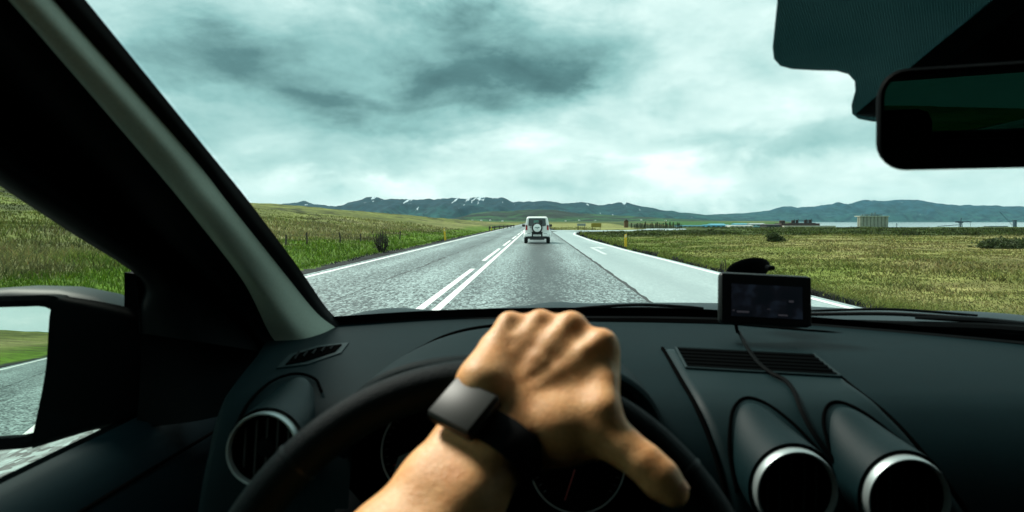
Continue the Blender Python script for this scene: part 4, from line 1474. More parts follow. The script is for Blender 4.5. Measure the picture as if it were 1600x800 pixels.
def build_door():
    rows = []
    for y in np.linspace(0.15, 1.12, 24):
        k = sstep(0.75, 1.1, y)
        rows.append([np.array([-0.585, y, 1.09]), np.array([-0.572, y, 1.119]), np.array([-0.56, y, 1.125]), np.array([-0.535, y, 1.122]), np.array([-0.512, y, 1.106]),
                     np.array([-0.497, y, 1.082]), np.array([-0.47 + 0.03 * k, y, 1.03]), np.array([-0.445 + 0.03 * k, y, 0.95]), np.array([-0.44, y, 0.80]), np.array([-0.44, y, 0.5])])
    d = MB().loft(rows).make('door_panel', mat('door_plastic', (0.0028, 0.0130, 0.0175), 0.6, bump=0.2, bscale=900, spec=0.07), car, smooth=True, angle=180)
    MB().tube(spline([(-0.499, 0.3, 1.086), (-0.496, 0.7, 1.084), (-0.485, 1.05, 1.082)], 6), 0.0025, 6).make('door_seam', VOIDM, d, smooth=True)
    # outer skin and the side pane
    MB().loft([[(-0.585, y, 1.12), (-0.62, y, 0.95), (-0.63, y, 0.6), (-0.60, y, 0.3)] for y in (-0.4, 0.2, 0.8, 1.15)]).make('door_skin', PAINT_CAR, car, smooth=True)
    A = [(-0.576, 0.02, 1.10), (-0.576, 0.97, 1.10), (-0.572, 0.965, 1.33), (-0.567, 0.713, 1.45), (-0.53, 0.45, 1.60), (-0.53, 0.02, 1.60)]
    mesh('side_window', A, [(0, 1, 2, 3, 4, 5)], DOORG, car)


build_door()


def build_wing_mirror():
    # housing lofted across the car, open towards the driver
    def section(x, y0, y1, z0, z1, r):
        out = []
        for cy, cz, a0 in ((y1 - r, z1 - r, 0), (y0 + r * .5, z1 - r * .5, 90), (y0 + r * .5, z0 + r * .5, 180), (y1 - r, z0 + r, 270)):
            rr = r if cy > (y0 + y1) / 2 else r * .5
            for k in range(5):
                a = R(a0 + 90 * k / 4); out.append(np.array([x, cy + rr * math.cos(a), cz + rr * math.sin(a)]))
        return out
    rows = [section(-0.90, 0.955, 0.99, 1.16, 1.25, .02), section(-0.885, 0.945, 1.02, 1.105, 1.285, .04), section(-0.84, 0.94, 1.05, 1.09, 1.298, .05), section(-0.74, 0.945, 1.07, 1.092, 1.304, .055), section(-0.68, 0.95, 1.075, 1.098, 1.302, .055), section(-0.63, 0.955, 1.07, 1.108, 1.292, .05), section(-0.585, 0.955, 1.055, 1.13, 1.268, .045), section(-0.555, 0.97, 1.05, 1.14, 1.245, .04)]
    w = MB().loft(rows, closed=True, cap=True).make('wing_mirror', PAINT_CAR, car, smooth=True, angle=50)

    def rr(w_, h_, r, n=5):
        out = []
        for cx, cz, a0 in ((w_ - r, h_ - r, 0), (-w_ + r, h_ - r, 90), (-w_ + r, -h_ + r, 180), (w_ - r, -h_ + r, 270)):
            for k in range(n + 1):
                a = R(a0 + 90 * k / n); out.append((cx + r * math.cos(a), cz + r * math.sin(a)))
        return out
    c = np.array([-0.755, 0.905, 1.198])
    d = W(30, 545, 0.9) - np.array([0, 0, EYE]); d /= np.linalg.norm(d)
    ref = np.array([MIR_AZ[0], -1, MIR_AZ[1]]); ref /= np.linalg.norm(ref)
    n = ref - d; n /= np.linalg.norm(n)
    ax = np.cross(np.array([0, 0, 1.0]), n); ax /= np.linalg.norm(ax)
    if ax[0] < 0: ax = -ax
    az_ = np.cross(ax, n)
    if az_[2] < 0: az_ = -az_
    c = c + n * 0.004
    place = lambda q, k: [c + ax * (a + 0.0 * b_) * 1.0 + az_ * b_ + n * k for a, b_ in q]
    # black surround: flat ring standing proud, ending inside the housing
    outer, inner = rr(0.118, 0.101, 0.035), rr(0.102, 0.086, 0.026)
    sk = lambda q, dx=0.0: [(a + 0.10 * b_ * (1 if a > 0 else 0.4), b_) for a, b_ in q]
    o1, i1 = sk(outer), sk(inner)
    MB().loft([[p - n * 0.05 for p in place(o1, 0)], place(o1, 0.008), place(sk(rr(0.110, 0.094, .03)), 0.012), place(i1, 0.008), place(i1, -0.002)], closed=True).make('mirror_surround', BLACK, w, smooth=True, angle=50)
    V = place(i1, -0.0015)
    mesh('mirror_glass', V, [tuple(range(len(V)))], MIRROR, w)
    # black inner cheek and foot of the mirror
    fr_ = spline([(-0.640, 0.930, 1.297), (-0.648, 0.912, 1.285), (-0.652, 0.907, 1.20), (-0.664, 0.900, 1.115), (-0.668, 0.905, 1.098)], 5)
    bk_ = spline([(-0.552, 1.000, 1.262), (-0.550, 0.972, 1.245), (-0.550, 0.968, 1.19), (-0.552, 0.966, 1.130), (-0.556, 0.975, 1.118)], 5)
    MB().loft([[p * (1 - f) + q * f + np.array([0, -0.006 * math.sin(math.pi * f), 0.004 * math.sin(math.pi * f)]) for p, q in zip(fr_, bk_)] for f in np.linspace(0, 1, 10)] + [[q + np.array([0, 0.05, 0]) for q in bk_]]).make('mirror_cheek', BLACK, w, smooth=True, angle=180)
    MB().box((-0.59, 1.00, 1.13), (0.10, 0.08, 0.06), 0.02).make('mirror_foot', BLACK, w)


MIR_AZ = (-0.13, -0.012)
build_wing_mirror()


# --- centre panel with the grille and the two round vents
LSEAM = [(1035, 545), (1061, 590), (1087, 636), (1110, 690), (1126, 742), (1140, 800)]
RSEAM = [(1276, 559), (1328, 602), (1388, 650), (1440, 706), (1490, 770), (1520, 815)]


def build_centre_panel():
    ls = [dash_xt(*p) for p in LSEAM]; rs = [dash_xt(*p) for p in RSEAM]
    lt = [p[1] for p in ls]; lx = [p[0] for p in ls]; rt = [p[1] for p in rs]; rx = [p[0] for p in rs]
    xl = lambda t: float(np.interp(t, lt, lx)); xr = lambda t: float(np.interp(t, rt, rx))
    rows = []
    for s in np.concatenate([[0], np.linspace(0, 1, 46), [1]]):
        row = []
        fs = np.concatenate([[0], np.linspace(0, 1, 34), [1]])
        for j, f in enumerate(fs):
            tt = lt[0] * (1 - f) + rt[0] * f
            t = tt + (1.95 - tt) * s
            a, b = xl(t), xr(t)
            x = a + (b - a) * f
            edge = min(s * 0.9 / 0.04, min(f, 1 - f) / 0.018, 1)
            lift = -0.003 + 0.0075 * math.sqrt(max(0, 1 - (1 - edge) ** 2))
            if j in (0, len(fs) - 1): lift = -0.006
            row.append(dash_pt(x, t) + dash_n(x, t) * lift)
        rows.append(row)
    p = MB().loft(rows).make('centre_panel', DASH2, car, smooth=True, angle=180)
    return p


panel = build_centre_panel()
seam('panel_gap', LSEAM, 0.0026, lift=0.001)
seam('panel_gap', RSEAM, 0.0022, lift=0.001)


def build_grille():
    TLc, TRc, BRc, BLc = (1056, 549.5), (1271, 560), (1313, 595), (1073, 581.5)
    q = lambda f, g: (TLc[0] * (1 - f) * (1 - g) + TRc[0] * f * (1 - g) + BRc[0] * f * g + BLc[0] * (1 - f) * g, TLc[1] * (1 - f) * (1 - g) + TRc[1] * f * (1 - g) + BRc[1] * f * g + BLc[1] * (1 - f) * g)
    rows = [on_dash([q(f, g) for f in np.linspace(0, 1, 12)], 0.0052) for g in np.linspace(0, 1, 6)]
    g_ = MB().loft(rows).make('dash_grille', VOIDM, car)
    ed = on_dash([q(0, 0), q(1, 0), q(1, 1), q(0, 1)], 0.0055)
    fr = MB()
    for i in range(4):
        fr.tube([ed[i], ed[(i + 1) % 4]], 0.0022, 6)
    fr.make('grille_frame', DASH2, g_, smooth=True)
    for k in range(6):
        g = (k + 0.5) / 6
        MB().tube(on_dash([q(f, g) for f in np.linspace(0.012, 0.988, 8)], 0.0062), 0.0021, 4, flat=1.0).make('grille_slat', BLACK, g_)
    return g_


build_grille()


def build_vent(c, r, axis, apex, arch=None, depth=0.010, nose=True):
    c = np.array(c); axis = np.array(axis, float); axis /= np.linalg.norm(axis)
    v = MB().lathe(c, axis, [(r * 0.99, -0.030), (r * 1.0, 0.0), (r * 0.995, depth * 0.6), (r * 0.970, depth), (r * 0.925, depth * 0.96), (r * 0.910, depth * 0.3), (r * 0.905, -0.006)], 56).make('air_vent', SILVER, car, smooth=True, angle=50)
    MB().lathe(c, axis, [(r * 0.908, 0.002), (r * 0.83, -0.02), (r * 0.76, -0.05), (0.001, -0.055)], 40).make('vent_duct', VOIDM, v, smooth=True, angle=50)
    a = np.cross(axis, [0, 0, 1.0]); a /= np.linalg.norm(a); b = np.cross(a, axis)
    MB().lathe(c - axis * 0.012, axis, [(r * 0.30, 0), (r * 0.30, 0.006), (r * 0.24, 0.010), (0.001, 0.011)], 24).make('vent_knob', BLACK, v, smooth=True)
    for k in range(-2, 3):
        off = k * r * 0.30
        hw = math.sqrt(max(0, 1 - (off / (r * 0.82)) ** 2)) * r * 0.80
        P0, P1 = c - axis * 0.009 + a * off - b * hw, c - axis * 0.009 + a * off + b * hw
        MB().prism([P0 - a * .001 + axis * .006, P0 + a * .001 + axis * .006, P0 + a * .001 - axis * .012, P0 - a * .001 - axis * .012], P1 - P0).make('vent_blade', mat('vent_grey', (0.010, 0.013, 0.014), 0.5, spec=0.3), v)
    if nose:
        ap = np.array(apex)
        rows = []
        for s in np.linspace(0.001, 1, 26):
            cc = ap + (c - axis * 0.002 - ap) * s + np.array([0, 0.35, -1]) * 0.010 * math.sin(math.pi * s)
            rr = r * 1.09 * math.sqrt(1 - (1 - s) ** 2.0)
            rows.append([cc + rr * (a * math.cos(2 * math.pi * k / 44) + b * math.sin(2 * math.pi * k / 44)) for k in range(44)])
        MB().loft(rows, closed=True).make('vent_pod', DASH2, car, smooth=True, angle=180)
    if arch:
        seam('pod_gap', arch, 0.0019, lift=0.0050)
    return v


def pod_apex(px, py, lower):
    x, t = dash_xt(px, py)
    return dash_pt(x, t) - dash_n(x, t) * lower


AX = (0.03, -1, 0.0)
build_vent(W(1240, 764, .675), 0.0412, AX, pod_apex(1167, 632, 0.009), [(1150, 770), (1141, 730), (1138, 690), (1144, 646), (1163, 628), (1192, 634), (1230, 660), (1270, 699), (1302, 738), (1318, 766)])
build_vent(W(1413, 777, .665), 0.0418, AX, pod_apex(1311, 639, 0.009), [(1312, 765), (1297, 715), (1285, 668), (1291, 640), (1312, 634), (1350, 651), (1396, 686), (1440, 724), (1468, 756)])
build_vent(W(414, 700, .695), 0.0365, (0.0, -1, 0.14), pod_apex(470, 598, 0.002), [(372, 668), (392, 632), (425, 602), (462, 590), (492, 598), (503, 618)])

# side window defroster on the left shoulder of the dashboard
dv = on_dash([(545, 537), (533, 553), (480, 571), (432, 577), (452, 556), (495, 542)], 0.002)
v_ = MB().prism(dv, (0, 0, -0.004)).make('side_defroster', DASH2, car)
dv = on_dash([(534, 541), (524, 552), (478, 567), (446, 573), (460, 558), (497, 546)], 0.0035)
vi = MB().prism(dv, (0, 0, -0.004)).make('vent_opening', VOIDM, v_)
for k in range(5):
    f = (k + 0.7) / 5.6
    P = on_dash([(450 + 78 * f, 569 - 22 * f), (462 + 74 * f - 4, 557 - 14 * f)], 0.0045)
    MB().tube(P, 0.0016, 5).make('defroster_slat', BLACK, v_)


# --- instrument hood and dials
def build_cluster():
    CX = -0.037
    rows = []
    for s in np.linspace(0, 1, 26):
        y = 0.712 + s * 0.50
        w = 0.168 * math.sqrt(max(0.0, 1 - s ** 2.3)) + 0.004
        za = 1.2140 + 0.046 * (1 - s) ** 0.85
        zb = 1.16 + 0.045 * s
        row = []
        for th in np.linspace(0, math.pi, 40):
            c_, s_ = math.cos(th), math.sin(th)
            row.append((CX + w * math.copysign(abs(c_) ** 0.8, c_) + 0.02 * s * 0, y, zb + (za - zb) * abs(s_) ** 0.75))
        rows.append(row)
    lip = [[(p[0] * 0.985 + CX * 0.015, p[1] - 0.004, p[2] - 0.004) for p in rows[0]], [(CX + (p[0] - CX) * 0.955, p[1] + 0.004, p[2] - 0.010) for p in rows[0]], [(CX + (p[0] - CX) * 0.93, p[1] + 0.11, p[2] - 0.014) for p in rows[0]]]
    h = MB().loft(lip[::-1] + rows).make('instrument_hood', DASH, car, smooth=True, angle=60)
    back = [np.array(r_[4]) + (0.001, 0, 0) for r_ in rows]
    edge = seam('hood_gap', [(640, 556), (664, 543), (690, 530), (724, 519), (765, 512), (806, 508)], 0.0045, parent=h, lift=0.001)
    seam('hood_gap', [(975, 588), (992, 606), (1008, 626), (1021, 645), (1034, 672)], 0.0035, parent=h, lift=0.001)
    cl = MB().prism([(CX + 0.20 * math.cos(a), 0.815 - 0.035 * math.sin(a) * 0 + 0.0, 1.12 + 0.11 * math.sin(a)) for a in np.linspace(0, 2 * math.pi, 36, endpoint=False)], (0, 0.02, 0)).make('instrument_cluster', VOIDM, car)
    ax = np.array([0, -0.96, 0.28]); ax /= np.linalg.norm(ax)
    b = np.array([0, 0.28, 0.96]); b /= np.linalg.norm(b)
    for px, py, r in ((668, 702, 0.0505), (902, 722, 0.0525)):
        c = W(px, py, 0.755)
        MB().lathe(c, ax, [(r * 1.06, -0.05), (r * 1.06, -0.002), (0.001, -0.003)], 44).make('gauge_face', VOIDM, cl)
        P = [c + r * (np.array([math.cos(a), 0, 0]) + b * math.sin(a)) + ax * 0.001 for a in np.linspace(0, 2 * math.pi, 60)]
        MB().tube(P, 0.0009, 6, cap=False).make('gauge_ring', SILVER, cl, smooth=True)
        tk = MB()
        for a in np.linspace(R(-40), R(220), 27):
            d_ = np.array([math.cos(a), 0, 0]) + b * math.sin(a)
            tk.tube([c + d_ * r * 0.86, c + d_ * r * 0.93], 0.0005, 4)
        tk.make('scale_ticks', mat('dial_print', (0.05, 0.055, 0.055), 0.6), cl)
        a = R(250) if px > 800 else R(205)
        d_ = np.array([math.cos(a), 0, 0]) + b * math.sin(a)
        MB().tube([c - d_ * 0.008 + ax * .002, c + d_ * r * 0.8 + ax * 0.002], [0.0013, 0.0005], 5).make('needle', mat('needle_red', (0.25, 0.01, 0.01), 0.5), cl)
        MB().lathe(c, ax, [(0.008, 0), (0.008, 0.004), (0.001, 0.005)], 16).make('needle_hub', BLACK, cl)
    MB().prism([W(612, 748, .74), W(622, 715, .74), W(640, 706, .74), W(630, 745, .74)], (0, 0.002, 0)).make('dial_mark', mat('dial_grey', (0.10, 0.12, 0.12), 0.4), cl)


build_cluster()


# --- steering wheel
WC = np.array([-0.036, 0.418, 1.128]); WR, WT = 0.1735, 0.0150
WU = np.array([0, math.sin(R(25)), math.cos(R(25))]); WX = np.array([1.0, 0, 0]); WN = np.array([0, -math.cos(R(25)), math.sin(R(25))])


def wheel_pt(deg, r=WR, out=0.0):
    a = R(deg)
    return WC + WX * math.sin(a) * r + WU * math.cos(a) * r + WN * out


def build_wheel():
    n = 120
    rows = []
    for k in range(n):
        a = 360 * k / n
        rad = (wheel_pt(a) - WC) / WR
        rows.append([wheel_pt(a) + (rad * math.cos(t) * WT * 1.0 + WN * math.sin(t) * WT * 1.12) for t in np.linspace(0, 2 * math.pi, 18, endpoint=False)])
    rows.append(rows[0])
    w = MB().loft(rows, closed=True).make('steering_wheel', LEATHER, car, smooth=True, angle=180)
    for dg in (-47.5, 51):
        for d2 in (0, ):
            rr = []
            for dd in (-0.55, -0.45, 0.45, 0.55):
                a = dg + dd
                rad = (wheel_pt(a) - WC) / WR
                g = 1.045 if abs(dd) < 0.5 else 0.97
                rr.append([wheel_pt(a) + (rad * math.cos(t) * WT * g + WN * math.sin(t) * WT * 1.12 * g) for t in np.linspace(0, 2 * math.pi, 18, endpoint=False)])
            MB().loft(rr, closed=True).make('rim_joint', mat('joint_leather', (0.004, 0.009, 0.0105), 0.5, spec=0.12), w, smooth=True)
    hub = MB().lathe(WC - WN * 0.035, WN, [(0.085, -0.03), (0.088, 0.0), (0.08, 0.02), (0.05, 0.035), (0.001, 0.04)], 40).make('airbag_cover', BLACK, w, smooth=True)
    for dg in (-95, 95, 165, 195):
        A, B = wheel_pt(dg, 0.07, -0.03), wheel_pt(dg, WR - 0.004)
        MB().tube([A, (A + B) / 2, B], [0.026, 0.019, 0.013], 12, flat=0.5).make('spoke', BLACK, w, smooth=True)
    MB().tube([WC - WN * 0.05, WC - WN * 0.30], [0.05, 0.06], 16).make('steering_column', BLACK, w, smooth=True)


build_wheel()


# --- interior mirror, its mount and the dotted shade band
def dot_band():
    m = bpy.data.materials.new('printed_dots'); m.use_nodes = True
    nt = m.node_tree; N, L = nt.nodes, nt.links
    geo = N.new('ShaderNodeTexCoord')
    mp = N.new('ShaderNodeMapping'); mp.inputs['Rotation'].default_value = (0, 0, R(28)); mp.inputs['Scale'].default_value = (1, 1.25, 0)
    L.new(geo.outputs['Object'], mp.inputs[0])
    vo = N.new('ShaderNodeTexVoronoi'); vo.voronoi_dimensions = '2D'; vo.inputs['Scale'].default_value = 400; vo.inputs['Randomness'].default_value = 0.0
    L.new(mp.outputs[0], vo.inputs['Vector'])
    mr = N.new('ShaderNodeMapRange'); L.new(vo.outputs['Distance'], mr.inputs['Value'])
    mr.inputs['From Min'].default_value = 0.44; mr.inputs['From Max'].default_value = 0.56
    mr.inputs['To Min'].default_value = 0.0; mr.inputs['To Max'].default_value = 0.13
    b = N['Principled BSDF']; b.inputs['Base Color'].default_value = (0.0004, 0.0036, 0.0042, 1); b.inputs['Roughness'].default_value = 0.8; b.inputs['Specular IOR Level'].default_value = 0.2
    t = N.new('ShaderNodeBsdfTransparent'); t.inputs[0].default_value = (0.30, 0.80, 0.80, 1)
    ms = N.new('ShaderNodeMixShader')
    L.new(mr.outputs[0], ms.inputs[0]); L.new(b.outputs[0], ms.inputs[1]); L.new(t.outputs[0], ms.inputs[2])
    L.new(ms.outputs[0], N['Material Output'].inputs[0])
    return m


def build_mirror():
    ol = [(1216, -60), (1213, 0), (1206, 70), (1208, 88), (1218, 99), (1236, 104), (1270, 106), (1306, 107), (1324, 112), (1334, 123), (1335, 138), (1329, 160), (1330, 174), (1340, 182), (1360, 186), (1420, 190), (1560, 190), (1680, 190), (1800, 186), (1880, 150), (1960, 100), (1990, 0), (1990, -60)]
    P = [glass_pt(*glass_uv(*p), -0.004) for p in ol]
    mesh('shade_band', P, [tuple(range(len(P)))], dot_band(), car)
    mt = [(1334, 173), (1350, 176), (1420, 180), (1620, 180), (1760, 150), (1800, 60), (1760, -70), (1640, -90), (1549, -8), (1440, 82)]
    A = [glass_pt(*glass_uv(*p), -0.006) for p in mt]
    C_ = sum(A) / len(A)
    B = [C_ + (a - C_) * 0.88 + np.array([0, -0.035, -0.012]) for a in A]
    mb = MB(); n = len(A)
    mb.add(A + B, [(k, (k + 1) % n, n + (k + 1) % n, n + k) for k in range(n)] + [tuple(range(n, 2 * n))])
    mount = mb.make('mirror_mount', BLACK, car, smooth=True, angle=50)
    c = W(1648, 177, 0.54)
    d = c - np.array([0, 0, EYE]); d /= np.linalg.norm(d)
    ref = np.array([0.36, -1.9, 1.47]) - c; ref /= np.linalg.norm(ref)
    nn = ref - d; nn /= np.linalg.norm(nn)
    ax = np.cross([0, 0, 1.0], nn); ax /= np.linalg.norm(ax); ax = ax if ax[0] > 0 else -ax
    az_ = np.cross(ax, nn); az_ = az_ if az_[2] > 0 else -az_

    def rr(w_, h_, r, n_=6):
        out = []
        for cx, cz, a0 in ((w_ - r, h_ - r, 0), (-w_ + r, h_ - r, 90), (-w_ + r, -h_ + r, 180), (w_ - r, -h_ + r, 270)):
            for k in range(n_ + 1):
                a = R(a0 + 90 * k / n_); out.append((cx + r * math.cos(a), cz + r * math.sin(a)))
        return out
    pl = lambda q, k: [c + ax * a + az_ * b_ + nn * k for a, b_ in q]
    m_ = MB().loft([pl(rr(0.09, 0.024, 0.02), -0.045), pl(rr(0.115, 0.036, 0.026), -0.034), pl(rr(0.1265, 0.0425, 0.024), -0.008), pl(rr(0.1265, 0.0425, 0.022), 0.0), pl(rr(0.1245, 0.0405, 0.020), 0.003), pl(rr(0.1215, 0.0375, 0.018), 0.002), pl(rr(0.1215, 0.0375, 0.018), -0.001)], closed=True, cap=True).make('rear_view_mirror', BLACK, car, smooth=True, angle=50)
    V = pl(rr(0.1215, 0.0375, 0.018), 0.0012)
    mesh('mirror_glass', V, [tuple(range(len(V)))], MIRROR, m_)
    MB().tube([c - nn * 0.03, c - nn * 0.05 + (0.0, 0.02, 0.03), sum(A) / len(A) + (0, -0.03, -0.01)], [0.014, 0.011, 0.016], 10).make('mirror_stalk', BLACK, m_, smooth=True)


build_mirror()


# --- rest of the shell: roof, doors, rear window (seen in the mirror)
def build_shell():
    rows = []
    for u in np.linspace(0, 1, 30):
        g = glass_pt(u, 1.0)
        rows.append([g + (0, 0.01, 0.0), g + (0, -0.02, -0.012), (g[0], 0.3, 1.615), (g[0], -0.8, 1.66), (g[0], -1.8, 1.62), (g[0], -1.8, 1.66), (g[0], -0.8, 1.71), (g[0], 0.3, 1.67), g + (0, 0.01, 0.0)])
    MB().loft(rows).make('roof', HEADL, car, smooth=True, angle=50)
    b = MB
    b().box((0.35, -1.86, 0.93), (1.90, 0.08, 0.98), 0.02).make('tailgate', BLACK, car)
    for x in (-0.53, 1.22):
        b().box((x, -1.85, 1.48), (0.18, 0.08, 0.36), 0.02).make('rear_pillar', BLACK, car)
    mesh('rear_window', [(-0.45, -1.86, 1.41), (1.14, -1.86, 1.41), (1.14, -1.82, 1.64), (-0.45, -1.82, 1.64)], [(0, 1, 2, 3)], TINT, car)
    b().box((0.35, -1.15, 1.0), (1.35, 0.16, 0.82), 0.05).make('rear_seat', BLACK, car)
    for x in (-0.05, 0.75):
        b().box((x, -1.15, 1.44), (0.26, 0.10, 0.13), 0.04).make('headrest', BLACK, car)
    b().box((0.35, -0.4, 0.28), (1.9, 3.0, 0.06)).make('floor_pan', BLACK, car)
    b().box((1.27, -0.4, 0.72), (0.07, 2.9, 0.84), 0.02).make('door_panel', BLACK, car)
    mesh('side_window', [(1.27, 0.02, 1.13), (1.27, 0.75, 1.13), (1.18, 0.4, 1.60), (1.18, 0.02, 1.60)], [(0, 1, 2, 3)], TINT2, car)
    mesh('side_window', [(1.27, -1.8, 1.13), (1.27, -0.62, 1.13), (1.18, -0.62, 1.62), (1.18, -1.8, 1.60)], [(0, 1, 2, 3)], TINT, car)
    mesh('side_window', [(-0.58, -1.8, 1.13), (-0.58, -0.46, 1.13), (-0.53, -0.46, 1.62), (-0.53, -1.8, 1.60)], [(0, 1, 2, 3)], TINT, car)
    b().box((1.23, -0.30, 1.38), (0.10, 0.66, 0.54), 0.02).make('door_pillar', BLACK, car)
    b().box((-0.56, -0.22, 1.36), (0.08, 0.50, 0.54), 0.02).make('door_pillar', BLACK, car)
    b().box((-0.57, -0.95, 0.72), (0.07, 1.8, 0.84), 0.02).make('door_panel', BLACK, car)
    MB().tube([(1.10, 0.46, 1.605), (1.10, 0.70, 1.235)], 0.045, 8).make('right_pillar', BLACK, car, smooth=True)
    for x in (-0.535, 1.20):
        b().box((x, -0.74, 1.650), (0.11, 2.12, 0.11), 0.03).make('roof_rail', BLACK, car)
    b().box((0.35, 1.0, 0.72), (1.7, 0.5, 0.5), 0.02).make('bulkhead', BLACK, car)
    for x in (-0.52, 1.22):
        for y in (1.75, -1.2):
            t_ = MB().lathe((x, y, 0.33), (1, 0, 0), [(0.20, -0.10), (0.31, -0.10), (0.33, -0.06), (0.33, 0.06), (0.31, 0.10), (0.20, 0.10)], 26).make('wheel', RUBBER, car, smooth=True)
    # front body below the bonnet, so that the car is a body from outside too
    MB().box((0.35, 1.95, 0.70), (1.60, 1.05, 0.70), 0.12).make('front_body', PAINT_CAR, car, smooth=True)


build_shell()


# ------------------------------------------------------------------ sat nav on the dashboard
def build_satnav():
    d = 1.03
    base = W(1196, 512, d)
    root = tag(empty('sat_nav', base), 'black sat nav with a dim screen on a suction mount above the dashboard', 'sat nav')
    TLp, TRp, BRp, BLp = W(1126, 424, d + .012), W(1270.5, 431.5, d + .012), W(1268.5, 512.5, d), W(1123.5, 505.5, d)
    ex = (TRp - TLp + BRp - BLp) / 2; ez = (TLp - BLp + TRp - BRp) / 2
    w, h = np.linalg.norm(ex), np.linalg.norm(ez)
    ex /= w; ez = ez - ex * ez.dot(ex); ez /= np.linalg.norm(ez)
    n = np.cross(ex, ez); c = (TLp + TRp + BRp + BLp) / 4
    if n[1] > 0: n = -n
    M = Matrix((ex, -n, ez)).transposed().to_4x4()
    body = MB().box(c - n * 0.009, (w, 0.020, h), 0.0075, M, 3).make('case', mat('satnav_case', (0.005, 0.007, 0.0075), 0.42, bump=0.05, bscale=900, spec=0.3), root, smooth=True, angle=50)
    MB().box(c + n * 0.0012, (w * 0.965, 0.002, h * 0.94), 0.0009, M).make('bezel', mat('satnav_bezel', (0.002, 0.002, 0.0025), 0.35, spec=0.2), root)
    # dim screen with a hardly readable map picture
    sm = bpy.data.materials.new('dim_screen'); sm.use_nodes = True
    nt = sm.node_tree; N, L = nt.nodes, nt.links
    b = N['Principled BSDF']; b.inputs['Base Color'].default_value = (0.004, 0.004, 0.006, 1); b.inputs['Roughness'].default_value = 0.28
    tc = N.new('ShaderNodeTexCoord'); no = N.new('ShaderNodeTexNoise'); no.inputs['Scale'].default_value = 34; no.inputs['Detail'].default_value = 2
    L.new(tc.outputs['Object'], no.inputs['Vector'])
    r_ = N.new('ShaderNodeValToRGB'); L.new(no.outputs['Fac'], r_.inputs[0])
    r_.color_ramp.elements[0].position = 0.40; r_.color_ramp.elements[0].color = (0.0030, 0.005, 0.008, 1)
    r_.color_ramp.elements[1].position = 0.62; r_.color_ramp.elements[1].color = (0.013, 0.020, 0.032, 1)
    e = r_.color_ramp.elements.new(0.5); e.color = (0.006, 0.007, 0.011, 1)
    L.new(r_.outputs[0], b.inputs['Emission Color']); b.inputs['Emission Strength'].default_value = 0.28
    cs = W(1198, 471, d + .004)
    cs = cs - n * (cs - c).dot(n) + n * 0.0026
    s = MB().box(cs, (w * 0.765, 0.001, h * 0.62), 0.0, M).make('screen', sm, root)
    pale = mat('screen_pale', (0.02, 0.02, 0.025), 0.4, emit=(0.030, 0.028, 0.034, 0.5))
    for dx, dz, ww, hh in ((-0.26, -0.22, 0.13, 0.035), (0.17, -0.25, 0.10, 0.03), (0.02, -0.15, 0.035, 0.012), (0.26, 0.02, 0.05, 0.04), (-0.36, -0.2, 0.025, 0.02)):
        MB().box(cs + ex * dx * w + ez * dz * h + n * 0.0008, (ww * w, 0.0006, hh * h), 0.0, M).make('screen_icon', pale, s)
    # ball arm and suction cup on the glass behind
    g = glass_pt(*glass_uv(1168, 416), -0.004)
    MB().lathe(g, np.array([0.05, -0.55, -0.83]), [(0.036, 0.0), (0.036, 0.004), (0.030, 0.010), (0.018, 0.022), (0.001, 0.026)], 30).make('suction_cup', BLACK, root, smooth=True, angle=50)
    MB().tube([g + (0.004, -0.02, -0.02), (g + c) / 2 + (0.005, 0, 0.004), c - n * 0.02], [0.010, 0.008, 0.012], 10).make('mount_arm', BLACK, root, smooth=True)
    MB().box(W(1203, 418.5, 1.10), (0.012, 0.02, 0.008), 0.003).make('cup_lever', BLACK, root)
    # power cable lying over the dashboard
    cp = on_dash([(1155, 528), (1166, 550), (1183, 575), (1204, 593), (1228, 606), (1241, 625), (1250, 650), (1268, 683), (1294, 718), (1316, 748)], 0.0085)
    P = spline([W(1150, 508, d + .012), W(1152, 518, 1.055)] + cp, 6)
    MB().tube(P, 0.0027, 8).make('cable', mat('cable_black', (0.0010, 0.0014, 0.0016), 0.6, spec=0.03), root, smooth=True)


build_satnav()


